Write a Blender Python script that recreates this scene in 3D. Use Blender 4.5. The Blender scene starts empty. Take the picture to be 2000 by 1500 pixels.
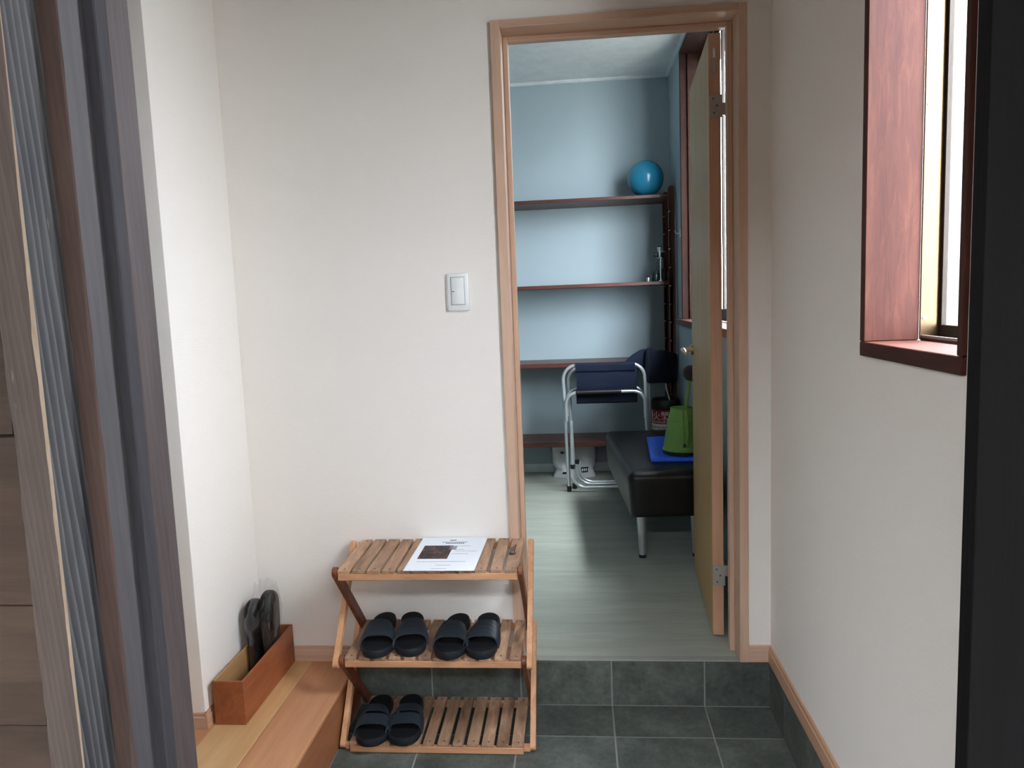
import bpy, bmesh, math, random
from mathutils import Vector, Matrix, noise
random.seed(7)
S = bpy.context.scene
COL = S.collection
PI = math.pi
T = 0.028                      # fall of the tiled entrance floor towards the door


def lin(r, g, b):
    f = lambda c: c / 12.92 if c <= 0.04045 else ((c + 0.055) / 1.055) ** 2.4
    return (f(r / 255), f(g / 255), f(b / 255), 1.0)


# ------------------------------------------------------------------ camera
cam = bpy.data.cameras.new('camera')
cam_o = bpy.data.objects.new('camera', cam)
COL.objects.link(cam_o)
cam.sensor_width = 36.0
cam.lens = 1441.03 * 36.0 / 2000.0
cam.clip_start = 0.02


def cam_matrix(yaw, pitch, roll, loc):
    cy, sy, cp, sp = math.cos(yaw), math.sin(yaw), math.cos(pitch), math.sin(pitch)
    f = Vector((-sy * cp, cy * cp, -sp))
    r = Vector((cy, sy, 0))
    u = r.cross(f)
    c, s = math.cos(roll), math.sin(roll)
    r2 = r * c + u * s
    u2 = -r * s + u * c
    m = Matrix((r2, u2, -f)).transposed().to_4x4()
    m.translation = Vector(loc)
    return m


CAM = dict(yaw=0.08927, pitch=0.11313, roll=-0.03865, loc=(-0.594, -2.321, 1.344))
cam_o.matrix_world = cam_matrix(**CAM)
S.camera = cam_o

# ------------------------------------------------------------------ sky and exposure
W = bpy.data.worlds.new('overcast_sky')
S.world = W
W.use_nodes = True
nt = W.node_tree
bg = nt.nodes['Background']
# even overcast: the zenith three times as bright as the horizon
SKY = 44.0
tcw = nt.nodes.new('ShaderNodeTexCoord')
sxyz = nt.nodes.new('ShaderNodeSeparateXYZ')
nt.links.new(tcw.outputs['Generated'], sxyz.inputs[0])
mrw = nt.nodes.new('ShaderNodeMapRange')
mrw.inputs['From Min'].default_value, mrw.inputs['From Max'].default_value = 0.0, 1.0
mrw.inputs['To Min'].default_value, mrw.inputs['To Max'].default_value = SKY / 3, SKY
nt.links.new(sxyz.outputs['Z'], mrw.inputs['Value'])
nt.links.new(mrw.outputs[0], bg.inputs['Strength'])
bg.inputs['Color'].default_value = (0.845, 0.925, 1.0, 1)
S.view_settings.view_transform = 'Standard'
S.view_settings.look = 'None'
S.view_settings.gamma = 1.0
S.view_settings.use_curve_mapping = False
S.view_settings.exposure = 0.80
S.cycles.max_bounces = 12
S.cycles.diffuse_bounces = 8
S.cycles.transparent_max_bounces = 16
S.cycles.caustics_reflective = False
S.cycles.caustics_refractive = False


def portal(name, loc, rot, sx, sy):
    l = bpy.data.lights.new(name, 'AREA')
    l.shape = 'RECTANGLE'
    l.size, l.size_y = sx, sy
    l.cycles.is_portal = True
    o = bpy.data.objects.new(name, l)
    o.location, o.rotation_euler = loc, rot
    COL.objects.link(o)


portal('portal_1', (0.165, -0.94, 1.84), (0, PI / 2, 0), 1.22, 0.37)
portal('portal_2', (0.22, 1.32, 1.92), (0, PI / 2, 0), 1.45, 1.35)
portal('portal_3', (-0.62, -1.62, 1.0), (PI / 2, 0, 0), 1.0, 2.05)

# ------------------------------------------------------------------ materials
MATS = {}


def new_mat(name, rough=0.5, metal=0.0, spec=0.5):
    m = bpy.data.materials.new(name)
    m.use_nodes = True
    b = m.node_tree.nodes['Principled BSDF']
    b.inputs['Roughness'].default_value = rough
    b.inputs['Metallic'].default_value = metal
    b.inputs['Specular IOR Level'].default_value = spec
    MATS[name] = m
    return m, m.node_tree, b


def coords(t, scale=(1, 1, 1), kind='Object', rnd=0.0):
    tc = t.nodes.new('ShaderNodeTexCoord')
    mp = t.nodes.new('ShaderNodeMapping')
    mp.inputs['Scale'].default_value = scale
    t.links.new(tc.outputs[kind], mp.inputs['Vector'])
    if rnd:
        oi = t.nodes.new('ShaderNodeObjectInfo')
        mu = t.nodes.new('ShaderNodeMath')
        mu.operation = 'MULTIPLY'
        mu.inputs[1].default_value = rnd
        t.links.new(oi.outputs['Random'], mu.inputs[0])
        cb = t.nodes.new('ShaderNodeCombineXYZ')
        for i in range(3):
            t.links.new(mu.outputs[0], cb.inputs[i])
        t.links.new(cb.outputs[0], mp.inputs['Location'])
    return mp.outputs['Vector']


def noise_tex(t, vec, scale=5, detail=4, rough=0.6, dist=0.0):
    n = t.nodes.new('ShaderNodeTexNoise')
    n.inputs['Scale'].default_value = scale
    n.inputs['Detail'].default_value = detail
    n.inputs['Roughness'].default_value = rough
    n.inputs['Distortion'].default_value = dist
    t.links.new(vec, n.inputs['Vector'])
    return n.outputs['Fac']


def ramp(t, fac, stops):
    r = t.nodes.new('ShaderNodeValToRGB')
    e = r.color_ramp.elements
    while len(e) < len(stops):
        e.new(0.5)
    for el, (p, c) in zip(e, stops):
        el.position, el.color = p, c
    t.links.new(fac, r.inputs['Fac'])
    return r.outputs['Color']


def mix(t, fac, a, b, mode='MIX'):
    m = t.nodes.new('ShaderNodeMix')
    m.data_type = 'RGBA'
    m.blend_type = mode
    for sock, v in ((m.inputs[0], fac), (m.inputs[6], a), (m.inputs[7], b)):
        if isinstance(v, (int, float)):
            sock.default_value = v
        elif isinstance(v, tuple):
            sock.default_value = v
        else:
            t.links.new(v, sock)
    return m.outputs[2]


def bump(t, b, h, strength=0.3, dist=0.002):
    bp = t.nodes.new('ShaderNodeBump')
    bp.inputs['Strength'].default_value = strength
    bp.inputs['Distance'].default_value = dist
    t.links.new(h, bp.inputs['Height'])
    t.links.new(bp.outputs['Normal'], b.inputs['Normal'])


def random_shade(t, col, amount):
    """multiply the colour per object so that alike pieces differ a little"""
    oi = t.nodes.new('ShaderNodeObjectInfo')
    mr = t.nodes.new('ShaderNodeMapRange')
    mr.inputs['To Min'].default_value = 1 - amount
    mr.inputs['To Max'].default_value = 1 + amount
    t.links.new(oi.outputs['Random'], mr.inputs['Value'])
    cb = t.nodes.new('ShaderNodeCombineColor')
    for i in range(3):
        t.links.new(mr.outputs[0], cb.inputs[i])
    return mix(t, 1.0, col, cb.outputs[0], 'MULTIPLY')


def plain(name, c, rough=0.5, metal=0.0, spec=0.5, bumps=None, var=0.06):
    m, t, b = new_mat(name, rough, metal, spec)
    v = coords(t)
    n = noise_tex(t, v, 14, 3)
    d = tuple(x * (1 - var) for x in c[:3]) + (1,)
    l = tuple(min(1, x * (1 + var)) for x in c[:3]) + (1,)
    t.links.new(ramp(t, n, [(0.3, d), (0.7, l)]), b.inputs['Base Color'])
    if bumps:
        sc, st, di = bumps
        bump(t, b, noise_tex(t, v, sc, 4), st, di)
    return m


def wood(name, dark, mid, light, axis='z', rough=0.45, grain=1.0, stretch=14.0, rnd=7.0, shade=0.0, bstr=0.25, spec=0.4, wear=None):
    m, t, b = new_mat(name, rough, 0, spec)
    a = 40.0 * grain
    s = {'x': (a / stretch, a, a), 'y': (a, a / stretch, a), 'z': (a, a, a / stretch)}[axis]
    v = coords(t, s, rnd=rnd)
    n1 = noise_tex(t, v, 1.0, 6, 0.65, 0.6)
    s2 = tuple(x * 0.16 for x in s)
    n2 = noise_tex(t, coords(t, s2, rnd=rnd * 0.7), 1.0, 3, 0.5, 0.4)
    c1 = ramp(t, n1, [(0.28, dark), (0.52, mid), (0.75, light)])
    c2 = ramp(t, n2, [(0.3, dark), (0.7, light)])
    c = mix(t, 0.35, c1, c2)
    if wear:
        c = mix(t, ramp(t, noise_tex(t, coords(t, tuple(x * 0.5 for x in s), rnd=rnd), 1.0, 5, 0.75), [(0.6, (0, 0, 0, 1)), (0.72, (1, 1, 1, 1))]), c, wear)
    if shade:
        c = random_shade(t, c, shade)
    t.links.new(c, b.inputs['Base Color'])
    if bstr:
        bump(t, b, n1, bstr, 0.0015)
    return m


# wallpaper: faint relief of fine horizontal threads
def wallpaper(name, c):
    m, t, b = new_mat(name, 0.85, 0, 0.25)
    v = coords(t, (30, 30, 260))
    n = noise_tex(t, v, 1.0, 3, 0.6)
    n2 = noise_tex(t, coords(t), 1.3, 2)
    d = tuple(x * 0.965 for x in c[:3]) + (1,)
    c1 = ramp(t, n, [(0.3, d), (0.7, c)])
    c2 = ramp(t, n2, [(0.3, d), (0.7, c)])
    t.links.new(mix(t, 0.5, c1, c2), b.inputs['Base Color'])
    bump(t, b, n, 0.35, 0.0012)
    return m


def tile_mat(name, c1, c2, c3):
    m, t, b = new_mat(name, 0.5, 0, 0.4)
    v = coords(t, (1, 1, 1), rnd=11.0)
    n1 = noise_tex(t, v, 7, 6, 0.65)
    n2 = noise_tex(t, v, 60, 4, 0.6)
    c = ramp(t, n1, [(0.3, c1), (0.5, c2), (0.72, c3)])
    c = mix(t, 0.25, c, ramp(t, n2, [(0.35, c1), (0.7, c3)]))
    c = random_shade(t, c, 0.10)
    t.links.new(c, b.inputs['Base Color'])
    bump(t, b, n2, 0.15, 0.001)
    return m


def film_mat(name):
    """thin clear wrapping: see-through when faced, shiny when seen at a slant"""
    m = glass_mat(name, 0.1)
    t = m.node_tree
    lw = t.nodes.new('ShaderNodeLayerWeight')
    lw.inputs['Blend'].default_value = 0.25
    mr = t.nodes.new('ShaderNodeMapRange')
    mr.inputs['To Min'].default_value, mr.inputs['To Max'].default_value = 0.04, 0.5
    t.links.new(lw.outputs['Facing'], mr.inputs['Value'])
    ms = [n for n in t.nodes if n.bl_idname == 'ShaderNodeMixShader'][0]
    t.links.new(mr.outputs[0], ms.inputs[0])


def glass_mat(name, refl=0.06, tint=(1, 1, 1, 1)):
    m = bpy.data.materials.new(name)
    m.use_nodes = True
    t = m.node_tree
    t.nodes.remove(t.nodes['Principled BSDF'])
    tr = t.nodes.new('ShaderNodeBsdfTransparent')
    tr.inputs['Color'].default_value = tint
    gl = t.nodes.new('ShaderNodeBsdfGlossy')
    gl.inputs['Roughness'].default_value = 0.03
    ms = t.nodes.new('ShaderNodeMixShader')
    ms.inputs[0].default_value = refl
    t.links.new(tr.outputs[0], ms.inputs[1])
    t.links.new(gl.outputs[0], ms.inputs[2])
    t.links.new(ms.outputs[0], t.nodes['Material Output'].inputs['Surface'])
    MATS[name] = m
    return m


wallpaper('wallpaper_cream', lin(236, 230, 224))
wallpaper('wallpaper_blue', lin(166, 182, 188))
plain('ceiling_white', lin(228, 234, 236), 0.9, spec=0.2)
plain('ceiling_dark', lin(120, 108, 98), 0.8, spec=0.2)
plain('threshold_grey', lin(148, 150, 144), 0.6)
plain('moulding_white', lin(226, 232, 234), 0.5)
tile_mat('slate_tile', lin(54, 60, 56), lin(77, 82, 78), lin(112, 116, 109))
plain('grout', lin(140, 143, 140), 0.9, spec=0.1)
wood('trim_wood', lin(182, 148, 125), lin(203, 169, 146), lin(218, 187, 164), 'z', 0.42, 1.0, 22, bstr=0.12)
wood('trim_wood_x', lin(182, 148, 125), lin(203, 169, 146), lin(218, 187, 164), 'x', 0.42, 1.0, 22, bstr=0.12)
wood('trim_wood_y', lin(172, 130, 102), lin(192, 150, 120), lin(206, 166, 136), 'y', 0.42, 1.0, 22, bstr=0.12)
wood('step_board', lin(168, 112, 76), lin(190, 134, 96), lin(208, 156, 116), 'y', 0.33, 0.6, 16, shade=0.0)
wood('step_board_pale', lin(188, 142, 94), lin(208, 166, 118), lin(222, 184, 138), 'y', 0.33, 0.6, 16)
wood('step_riser', lin(120, 72, 46), lin(146, 92, 60), lin(166, 110, 74), 'y', 0.4, 0.6, 16)
wood('box_wood', lin(118, 62, 36), lin(152, 86, 52), lin(176, 108, 68), 'y', 0.45, 0.7, 9)
wood('box_inside', lin(138, 98, 58), lin(164, 122, 78), lin(182, 142, 96), 'y', 0.55, 0.8, 9)
wood('window_wood', lin(50, 22, 17), lin(66, 32, 26), lin(86, 48, 36), 'z', 0.6, 1.6, 7, bstr=0.25, spec=0.2)
wood('window_wood_y', lin(50, 22, 17), lin(66, 32, 26), lin(86, 48, 36), 'y', 0.6, 1.6, 7, bstr=0.25, spec=0.2)
wood('window_wood_dark', lin(28, 15, 12), lin(42, 23, 18), lin(58, 35, 28), 'z', 0.7, 1.6, 9, bstr=0.2, spec=0.12)
wood('shelf_wood', lin(52, 28, 22), lin(82, 46, 38), lin(108, 66, 54), 'x', 0.38, 1.0, 16)
wood('shelf_post_wood', lin(60, 30, 22), lin(96, 52, 40), lin(124, 74, 58), 'z', 0.38, 1.0, 16)
wood('door_face', lin(176, 138, 88), lin(192, 154, 102), lin(204, 168, 118), 'z', 0.45, 1.4, 40, spec=0.25)
wood('door_edge', lin(184, 138, 110), lin(204, 158, 130), lin(218, 176, 150), 'z', 0.45, 1.0, 20)
wood('rack_slat', lin(92, 62, 48), lin(156, 118, 92), lin(202, 168, 138), 'y', 0.6, 1.0, 5, shade=0.26, rnd=19)
wood('rack_rail', lin(150, 100, 70), lin(202, 150, 112), lin(222, 176, 138), 'x', 0.55, 0.8, 10, rnd=13)
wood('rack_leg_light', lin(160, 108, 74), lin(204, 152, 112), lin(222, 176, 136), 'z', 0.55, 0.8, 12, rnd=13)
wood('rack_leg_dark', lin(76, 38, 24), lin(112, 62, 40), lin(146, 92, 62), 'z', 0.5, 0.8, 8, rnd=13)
def aged(name, dark, mid, light, worn, worn_amount=0.62, scale=34, contrast=0.6, rough=0.75, bstr=0.6):
    """old weathered board: wavy growth rings along z, blotches and pale scuffs"""
    m, t, b = new_mat(name, rough, 0, 0.3)
    w = t.nodes.new('ShaderNodeTexWave')
    w.wave_type, w.bands_direction, w.wave_profile = 'BANDS', 'DIAGONAL', 'SAW'
    w.inputs['Scale'].default_value = scale
    w.inputs['Distortion'].default_value = 5.0
    w.inputs['Detail'].default_value = 3
    w.inputs['Detail Scale'].default_value = 0.6
    t.links.new(coords(t, (1, 1, 0.07), rnd=5), w.inputs['Vector'])
    n1 = noise_tex(t, coords(t, (90, 90, 5), rnd=5), 1.0, 5, 0.7)
    n2 = noise_tex(t, coords(t, (14, 14, 3), rnd=3), 1.0, 4, 0.6)
    ring = ramp(t, w.outputs['Fac'], [(0.1, dark), (0.55, mid), (0.95, light)])
    c = mix(t, contrast, ramp(t, n1, [(0.3, dark), (0.55, mid), (0.8, light)]), ring)
    c = mix(t, 0.35, c, ramp(t, n2, [(0.35, dark), (0.7, light)]))
    n3 = noise_tex(t, coords(t, (60, 60, 9), rnd=9), 1.0, 6, 0.75)
    c = mix(t, ramp(t, n3, [(worn_amount, (0, 0, 0, 1)), (worn_amount + 0.08, (0.8, 0.8, 0.8, 1))]), c, worn)
    t.links.new(c, b.inputs['Base Color'])
    h = mix(t, 0.5, w.outputs['Fac'], n1)
    bump(t, b, h, bstr, 0.002)
    return m


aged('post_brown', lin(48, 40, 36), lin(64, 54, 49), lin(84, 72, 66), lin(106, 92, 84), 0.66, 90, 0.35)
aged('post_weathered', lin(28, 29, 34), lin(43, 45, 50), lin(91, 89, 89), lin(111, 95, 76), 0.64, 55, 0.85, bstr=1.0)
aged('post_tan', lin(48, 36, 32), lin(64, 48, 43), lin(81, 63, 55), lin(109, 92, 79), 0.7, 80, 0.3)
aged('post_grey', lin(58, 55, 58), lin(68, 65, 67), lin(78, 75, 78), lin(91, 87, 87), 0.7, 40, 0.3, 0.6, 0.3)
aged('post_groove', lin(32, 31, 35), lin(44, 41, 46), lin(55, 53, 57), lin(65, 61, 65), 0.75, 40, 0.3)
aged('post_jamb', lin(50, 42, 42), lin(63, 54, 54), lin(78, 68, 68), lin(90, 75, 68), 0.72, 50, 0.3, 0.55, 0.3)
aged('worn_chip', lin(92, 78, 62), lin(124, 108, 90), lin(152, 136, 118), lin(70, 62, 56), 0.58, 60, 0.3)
wood('siding', lin(34, 25, 20), lin(50, 38, 31), lin(66, 52, 43), 'x', 0.8, 1.0, 12, rnd=9, shade=0.2, bstr=0.7, spec=0.25)
wood('black_door', lin(9, 8, 9), lin(13, 12, 13), lin(18, 17, 18), 'z', 0.75, 1.2, 24, spec=0.12, bstr=0.6)
wood('worn_chip', lin(96, 79, 64), lin(123, 106, 90), lin(148, 132, 116), 'z', 0.8, 2.0, 6)
plain('white_plastic', lin(228, 230, 230), 0.3)
plain('dark_mark', lin(60, 60, 60), 0.5)
plain('sandal_rubber', lin(22, 26, 32), 0.55, spec=0.35, bumps=(140, 0.25, 0.001))
plain('slipper_black', lin(8, 9, 12), 0.5, spec=0.3, bumps=(120, 0.2, 0.001))
plain('sandal_footbed', lin(13, 15, 19), 0.7, spec=0.25, bumps=(220, 0.3, 0.001))
plain('sandal_strap', lin(31, 39, 48), 0.5, spec=0.4, bumps=(180, 0.2, 0.0008))
plain('black_leather', lin(6, 7, 9), 0.36, spec=0.4, bumps=(160, 0.12, 0.0008))
plain('steel', lin(200, 204, 205), 0.33, 0.8)
plain('nickel', lin(178, 172, 164), 0.4, 0.5)
plain('brass', lin(190, 170, 130), 0.3, 1.0)
plain('aluminium_tube', lin(214, 220, 222), 0.3, 0.7)
plain('bronze_aluminium', lin(112, 92, 70), 0.34, 0.85)
plain('dark_aluminium', lin(44, 36, 30), 0.4, 0.5)
plain('grey_aluminium', lin(150, 154, 160), 0.4, 0.6)
plain('black_plastic', lin(18, 18, 20), 0.45)
plain('navy_fabric', lin(24, 31, 48), 0.9, spec=0.15, bumps=(420, 0.4, 0.001))
plain('dark_navy_fabric', lin(20, 24, 37), 0.9, spec=0.15, bumps=(420, 0.4, 0.001))
plain('green_plastic', lin(115, 159, 70), 0.42, bumps=(30, 0.05, 0.001))
plain('green_inside', lin(48, 72, 28), 0.6)
plain('dark_rubber', lin(46, 36, 32), 0.7)
plain('blue_plastic', lin(26, 98, 236), 0.32, bumps=(18, 0.12, 0.002))
plain('red_paint', lin(168, 22, 42), 0.4)
plain('dark_red', lin(70, 26, 26), 0.5)
plain('print_white', lin(232, 228, 226), 0.6)
plain('cord_white', lin(220, 220, 220), 0.5)
plain('bag_white', lin(196, 198, 200), 0.5, bumps=(26, 0.6, 0.004))
plain('print_black', lin(24, 24, 26), 0.6)
plain('paper', lin(228, 233, 240), 0.8, spec=0.2, var=0.01)
plain('ink_grey', lin(150, 152, 158), 0.8, var=0.02)
plain('ink_dark', lin(64, 64, 68), 0.8)
plain('dark_green', lin(20, 50, 46), 0.25)
plain('light_block_grey', lin(120, 124, 126), 0.9)  # grey of the added light-blocking wall by the far room
plain('ground', lin(120, 116, 108), 0.9, bumps=(40, 0.3, 0.004))
plain('light_block_brown', lin(96, 74, 58), 0.8)  # brown of the added, unseen light-blocking roofs
glass_mat('window_glass', 0.05)
glass_mat('plate_glass', 0.16, lin(214, 234, 230))
film_mat('clear_film')

# translucent blue ball
m, t, b = new_mat('ball_vinyl', 0.22, 0, 0.5)
b.inputs['Base Color'].default_value = lin(34, 122, 154)
b.inputs['Subsurface Weight'].default_value = 0.25
b.inputs['Subsurface Radius'].default_value = (0.02, 0.05, 0.07)
# vinyl floor: bleached grey-green planks with soft streaks
m, t, b = new_mat('vinyl_floor', 0.42, 0, 0.4)
v = coords(t, (1.6, 16, 1))
n1 = noise_tex(t, v, 1.0, 5, 0.6, 0.3)
n2 = noise_tex(t, coords(t, (8, 60, 1)), 1.0, 4, 0.6)
c = ramp(t, n1, [(0.3, lin(148, 152, 140)), (0.55, lin(164, 168, 156)), (0.75, lin(178, 182, 171))])
c = mix(t, 0.25, c, ramp(t, n2, [(0.35, lin(142, 146, 135)), (0.7, lin(180, 184, 173))]))
t.links.new(c, b.inputs['Base Color'])
bump(t, b, n2, 0.08, 0.001)
# printed night photograph on the sheet
m, t, b = new_mat('printed_photo', 0.6, 0, 0.2)
v = coords(t, (26, 26, 1))
n1 = noise_tex(t, v, 1.0, 5, 0.65, 1.2)
n2 = noise_tex(t, coords(t, (60, 24, 1)), 1.0, 3, 0.6)
c = ramp(t, n1, [(0.42, lin(52, 44, 46)), (0.58, lin(76, 62, 60)), (0.68, lin(176, 96, 60)), (0.8, lin(214, 206, 200))])
c = mix(t, ramp(t, n2, [(0.62, (0, 0, 0, 1)), (0.72, (0.8, 0.8, 0.8, 1))]), c, lin(120, 150, 156))
t.links.new(c, b.inputs['Base Color'])


# ------------------------------------------------------------------ mesh builder
class MB:
    def __init__(self):
        self.bm = bmesh.new()

    def _add(self, verts, faces):
        vs = [self.bm.verts.new(v) for v in verts]
        fs = []
        for f in faces:
            try:
                fs.append(self.bm.faces.new([vs[i] for i in f]))
            except ValueError:
                pass
        return vs, fs

    def _bevel(self, vs, r, seg):
        es = set()
        for v in vs:
            es.update(v.link_edges)
        bmesh.ops.bevel(self.bm, geom=list(es), offset=r, offset_type='OFFSET', segments=seg, profile=0.5, affect='EDGES')

    def box(self, a, b, r=0.0, seg=1, mat=None):
        x0, y0, z0 = (min(a[i], b[i]) for i in range(3))
        x1, y1, z1 = (max(a[i], b[i]) for i in range(3))
        v = [(x0, y0, z0), (x1, y0, z0), (x1, y1, z0), (x0, y1, z0), (x0, y0, z1), (x1, y0, z1), (x1, y1, z1), (x0, y1, z1)]
        if mat is not None:
            v = [mat @ Vector(p) for p in v]
        vs, _ = self._add(v, [(3, 2, 1, 0), (4, 5, 6, 7), (0, 1, 5, 4), (1, 2, 6, 5), (2, 3, 7, 6), (3, 0, 4, 7)])
        if r:
            self._bevel(vs, r, seg)
        return self

    def prism(self, poly, plane, a, b, r=0.0, seg=1):
        """poly: 2D points; plane 'xy','xz','yz'; extruded from a to b on the other axis"""
        def P(p, h):
            return {'xy': (p[0], p[1], h), 'xz': (p[0], h, p[1]), 'yz': (h, p[0], p[1])}[plane]
        n = len(poly)
        v = [P(p, a) for p in poly] + [P(p, b) for p in poly]
        f = [tuple(range(n))[::-1], tuple(range(n, 2 * n))] + [(i, (i + 1) % n, n + (i + 1) % n, n + i) for i in range(n)]
        vs, _ = self._add(v, f)
        if r:
            self._bevel(vs, r, seg)
        return self

    def slab(self, corners, dz):
        """quad or polygon of 3D top corners given a thickness downwards"""
        n = len(corners)
        v = [tuple(c) for c in corners] + [(c[0], c[1], c[2] - dz) for c in corners]
        f = [tuple(range(n)), tuple(range(n, 2 * n))[::-1]] + [(i, n + i, n + (i + 1) % n, (i + 1) % n) for i in range(n)]
        self._add(v, f)
        return self

    def tube(self, pts, r, n=12, caps=True, closed=False):
        P = [Vector(p) for p in pts]
        m = len(P)
        rr = r if isinstance(r, (list, tuple)) else [r] * m
        rings = []
        up = None
        for i in range(m):
            d = (P[min(i + 1, m - 1)] - P[max(i - 1, 0)]).normalized()
            if up is None:
                up = Vector((0, 1, 0)) if abs(d.y) < 0.9 else Vector((1, 0, 0))
            s = d.cross(up).normalized()
            up = s.cross(d).normalized()
            rings.append([self.bm.verts.new(P[i] + (s * math.cos(2 * PI * k / n) + up * math.sin(2 * PI * k / n)) * rr[i]) for k in range(n)])
        for a, b in zip(rings, rings[1:]):
            for k in range(n):
                self.bm.faces.new((a[k], a[(k + 1) % n], b[(k + 1) % n], b[k]))
        if caps:
            self.bm.faces.new(rings[0][::-1])
            self.bm.faces.new(rings[-1])
        return self

    def lathe(self, prof, c, n=32, caps=True):
        """prof: (r, z) from bottom to top, about a vertical axis through c=(x,y,z0)"""
        rings = []
        for r, z in prof:
            rings.append([self.bm.verts.new((c[0] + r * math.cos(2 * PI * k / n), c[1] + r * math.sin(2 * PI * k / n), c[2] + z)) for k in range(n)])
        for a, b in zip(rings, rings[1:]):
            for k in range(n):
                self.bm.faces.new((a[k], a[(k + 1) % n], b[(k + 1) % n], b[k]))
        if caps:
            self.bm.faces.new(rings[0][::-1])
            self.bm.faces.new(rings[-1])
        return self

    def sphere(self, c, r, u=24, v=16, sc=(1, 1, 1)):
        bmesh.ops.create_uvsphere(self.bm, u_segments=u, v_segments=v, radius=r, matrix=Matrix.Translation(c) @ Matrix.Diagonal((*sc, 1)))
        return self

    def grid(self, fn, nu, nv):
        """open sheet from fn(u,v)"""
        g = [[self.bm.verts.new(fn(i / nu, j / nv)) for j in range(nv + 1)] for i in range(nu + 1)]
        for i in range(nu):
            for j in range(nv):
                self.bm.faces.new((g[i][j], g[i + 1][j], g[i + 1][j + 1], g[i][j + 1]))
        return self

    def shell(self, fo, fi, nu, nv):
        """closed sheet between an outer and an inner surface"""
        a = [[self.bm.verts.new(fo(i / nu, j / nv)) for j in range(nv + 1)] for i in range(nu + 1)]
        b = [[self.bm.verts.new(fi(i / nu, j / nv)) for j in range(nv + 1)] for i in range(nu + 1)]
        F = self.bm.faces.new
        for i in range(nu):
            for j in range(nv):
                F((a[i][j], a[i + 1][j], a[i + 1][j + 1], a[i][j + 1]))
                F((b[i][j], b[i][j + 1], b[i + 1][j + 1], b[i + 1][j]))
        for i in range(nu):
            F((a[i][0], b[i][0], b[i + 1][0], a[i + 1][0]))
            F((a[i][nv], a[i + 1][nv], b[i + 1][nv], b[i][nv]))
        for j in range(nv):
            F((a[0][j], a[0][j + 1], b[0][j + 1], b[0][j]))
            F((a[nu][j], b[nu][j], b[nu][j + 1], a[nu][j + 1]))
        return self

    def build(self, name, mat, parent=None, smooth=None, M=None):
        bm = self.bm
        if M is not None:
            bmesh.ops.transform(bm, matrix=M, verts=bm.verts)
        if parent is not None:
            o = parent
            off = Vector((0, 0, 0))
            while o is not None:
                off += o.location
                o = o.parent
            bmesh.ops.translate(bm, vec=-off, verts=bm.verts)
        bmesh.ops.recalc_face_normals(bm, faces=bm.faces)
        if smooth is not None:
            for f in bm.faces:
                f.smooth = True
            for e in bm.edges:
                if len(e.link_faces) == 2 and e.calc_face_angle(0) > smooth:
                    e.smooth = False
        me = bpy.data.meshes.new(name)
        bm.to_mesh(me)
        bm.free()
        me.materials.append(MATS[mat])
        o = bpy.data.objects.new(name, me)
        COL.objects.link(o)
        if parent is not None:
            o.parent = parent
        return o


SM = math.radians(35)


def thing(name, label, cat, loc=(0, 0, 0), group=None):
    o = bpy.data.objects.new(name, None)
    o.empty_display_size = 0.05
    COL.objects.link(o)
    o.location = loc
    o['label'], o['category'] = label, cat
    if group:
        o['group'] = group
    return o


def tag(o, label, cat, group=None):
    o['label'], o['category'] = label, cat
    if group:
        o['group'] = group
    return o


def struct(o, label=None, cat=None):
    o['kind'] = 'structure'
    if label:
        o['label'] = label
    if cat:
        o['category'] = cat
    return o


def stuff(o):
    o['kind'] = 'stuff'
    return o


def recenter(o, loc):
    """move the origin of a one-mesh thing to its base"""
    loc = Vector(loc)
    o.data.transform(Matrix.Translation(-loc))
    o.location = loc
    return o


# ================================================================== STRUCTURE
WR = 0.04      # inner face of the far room's right wall
YB = 2.68      # back wall of the far room
ZC = 2.745     # its ceiling

# ground outside and the floor of the entrance
struct(MB().box((-8, -9, -0.3), (14, -1.62, -0.12)).box((0.16, -1.62, -0.3), (14, 12, -0.12)).build('floor_outside', 'ground'), 'pale concrete ground outside the entrance', 'ground')
fl = struct(MB().slab([(-1.359, 0.0, -0.0012), (-1.359, -1.64, -0.0012 - 1.64 * T), (0.0, -1.64, -0.0012 - 1.64 * T), (0.0, 0.0, -0.0012)], 0.08).build('floor', 'grout'),
            'dark slate tiled entrance floor with grey grout lines', 'floor')
g = 0.0026
ys = [-0.0, -0.169] + [-0.169 - 0.3 * k for k in range(1, 6)]
ys[-1] = -1.64
xs = [0.0, -0.21, -0.51, -0.81, -1.11, -1.359]
for i in range(len(xs) - 1):
    for j in range(len(ys) - 1):
        x1, x0, y1, y0 = xs[i] - g, xs[i + 1] + g, ys[j] - g, ys[j + 1] + g
        MB().slab([(x0, y1, y1 * T), (x0, y0, y0 * T), (x1, y0, y0 * T), (x1, y1, y1 * T)], 0.007).build('tile', 'slate_tile', fl)
# tiled riser below the doorway
rs = struct(MB().box((-1.42, -0.001, -0.1), (0.0, 0.03, 0.152)).build('trim_1', 'grout'), 'slate tiled step riser below the doorway', 'step')
for i in range(len(xs) - 1):
    MB().box((xs[i + 1] + g, -0.005, 0.0035), (xs[i] - g, 0.004, 0.1525), 0.001).build('tile', 'slate_tile', rs)
# tiled skirting along the right wall
sk = struct(MB().prism([(-0.006, 0.0), (-0.006, 0.156), (-1.5, 0.156), (-1.5, -1.5 * T - 0.01)], 'yz', -0.001, 0.03).build('trim_2', 'grout'),
            'slate tile skirting at the foot of the right wall', 'skirting')
yk = [-0.006, -0.169, -0.469, -0.769, -1.069, -1.369, -1.5]
for a, c in zip(yk, yk[1:]):
    MB().prism([(a - g, a * T + 0.003), (a - g, 0.156), (c + g, 0.156), (c + g, c * T + 0.003)], 'yz', -0.005, 0.004).build('tile', 'slate_tile', sk)

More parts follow.
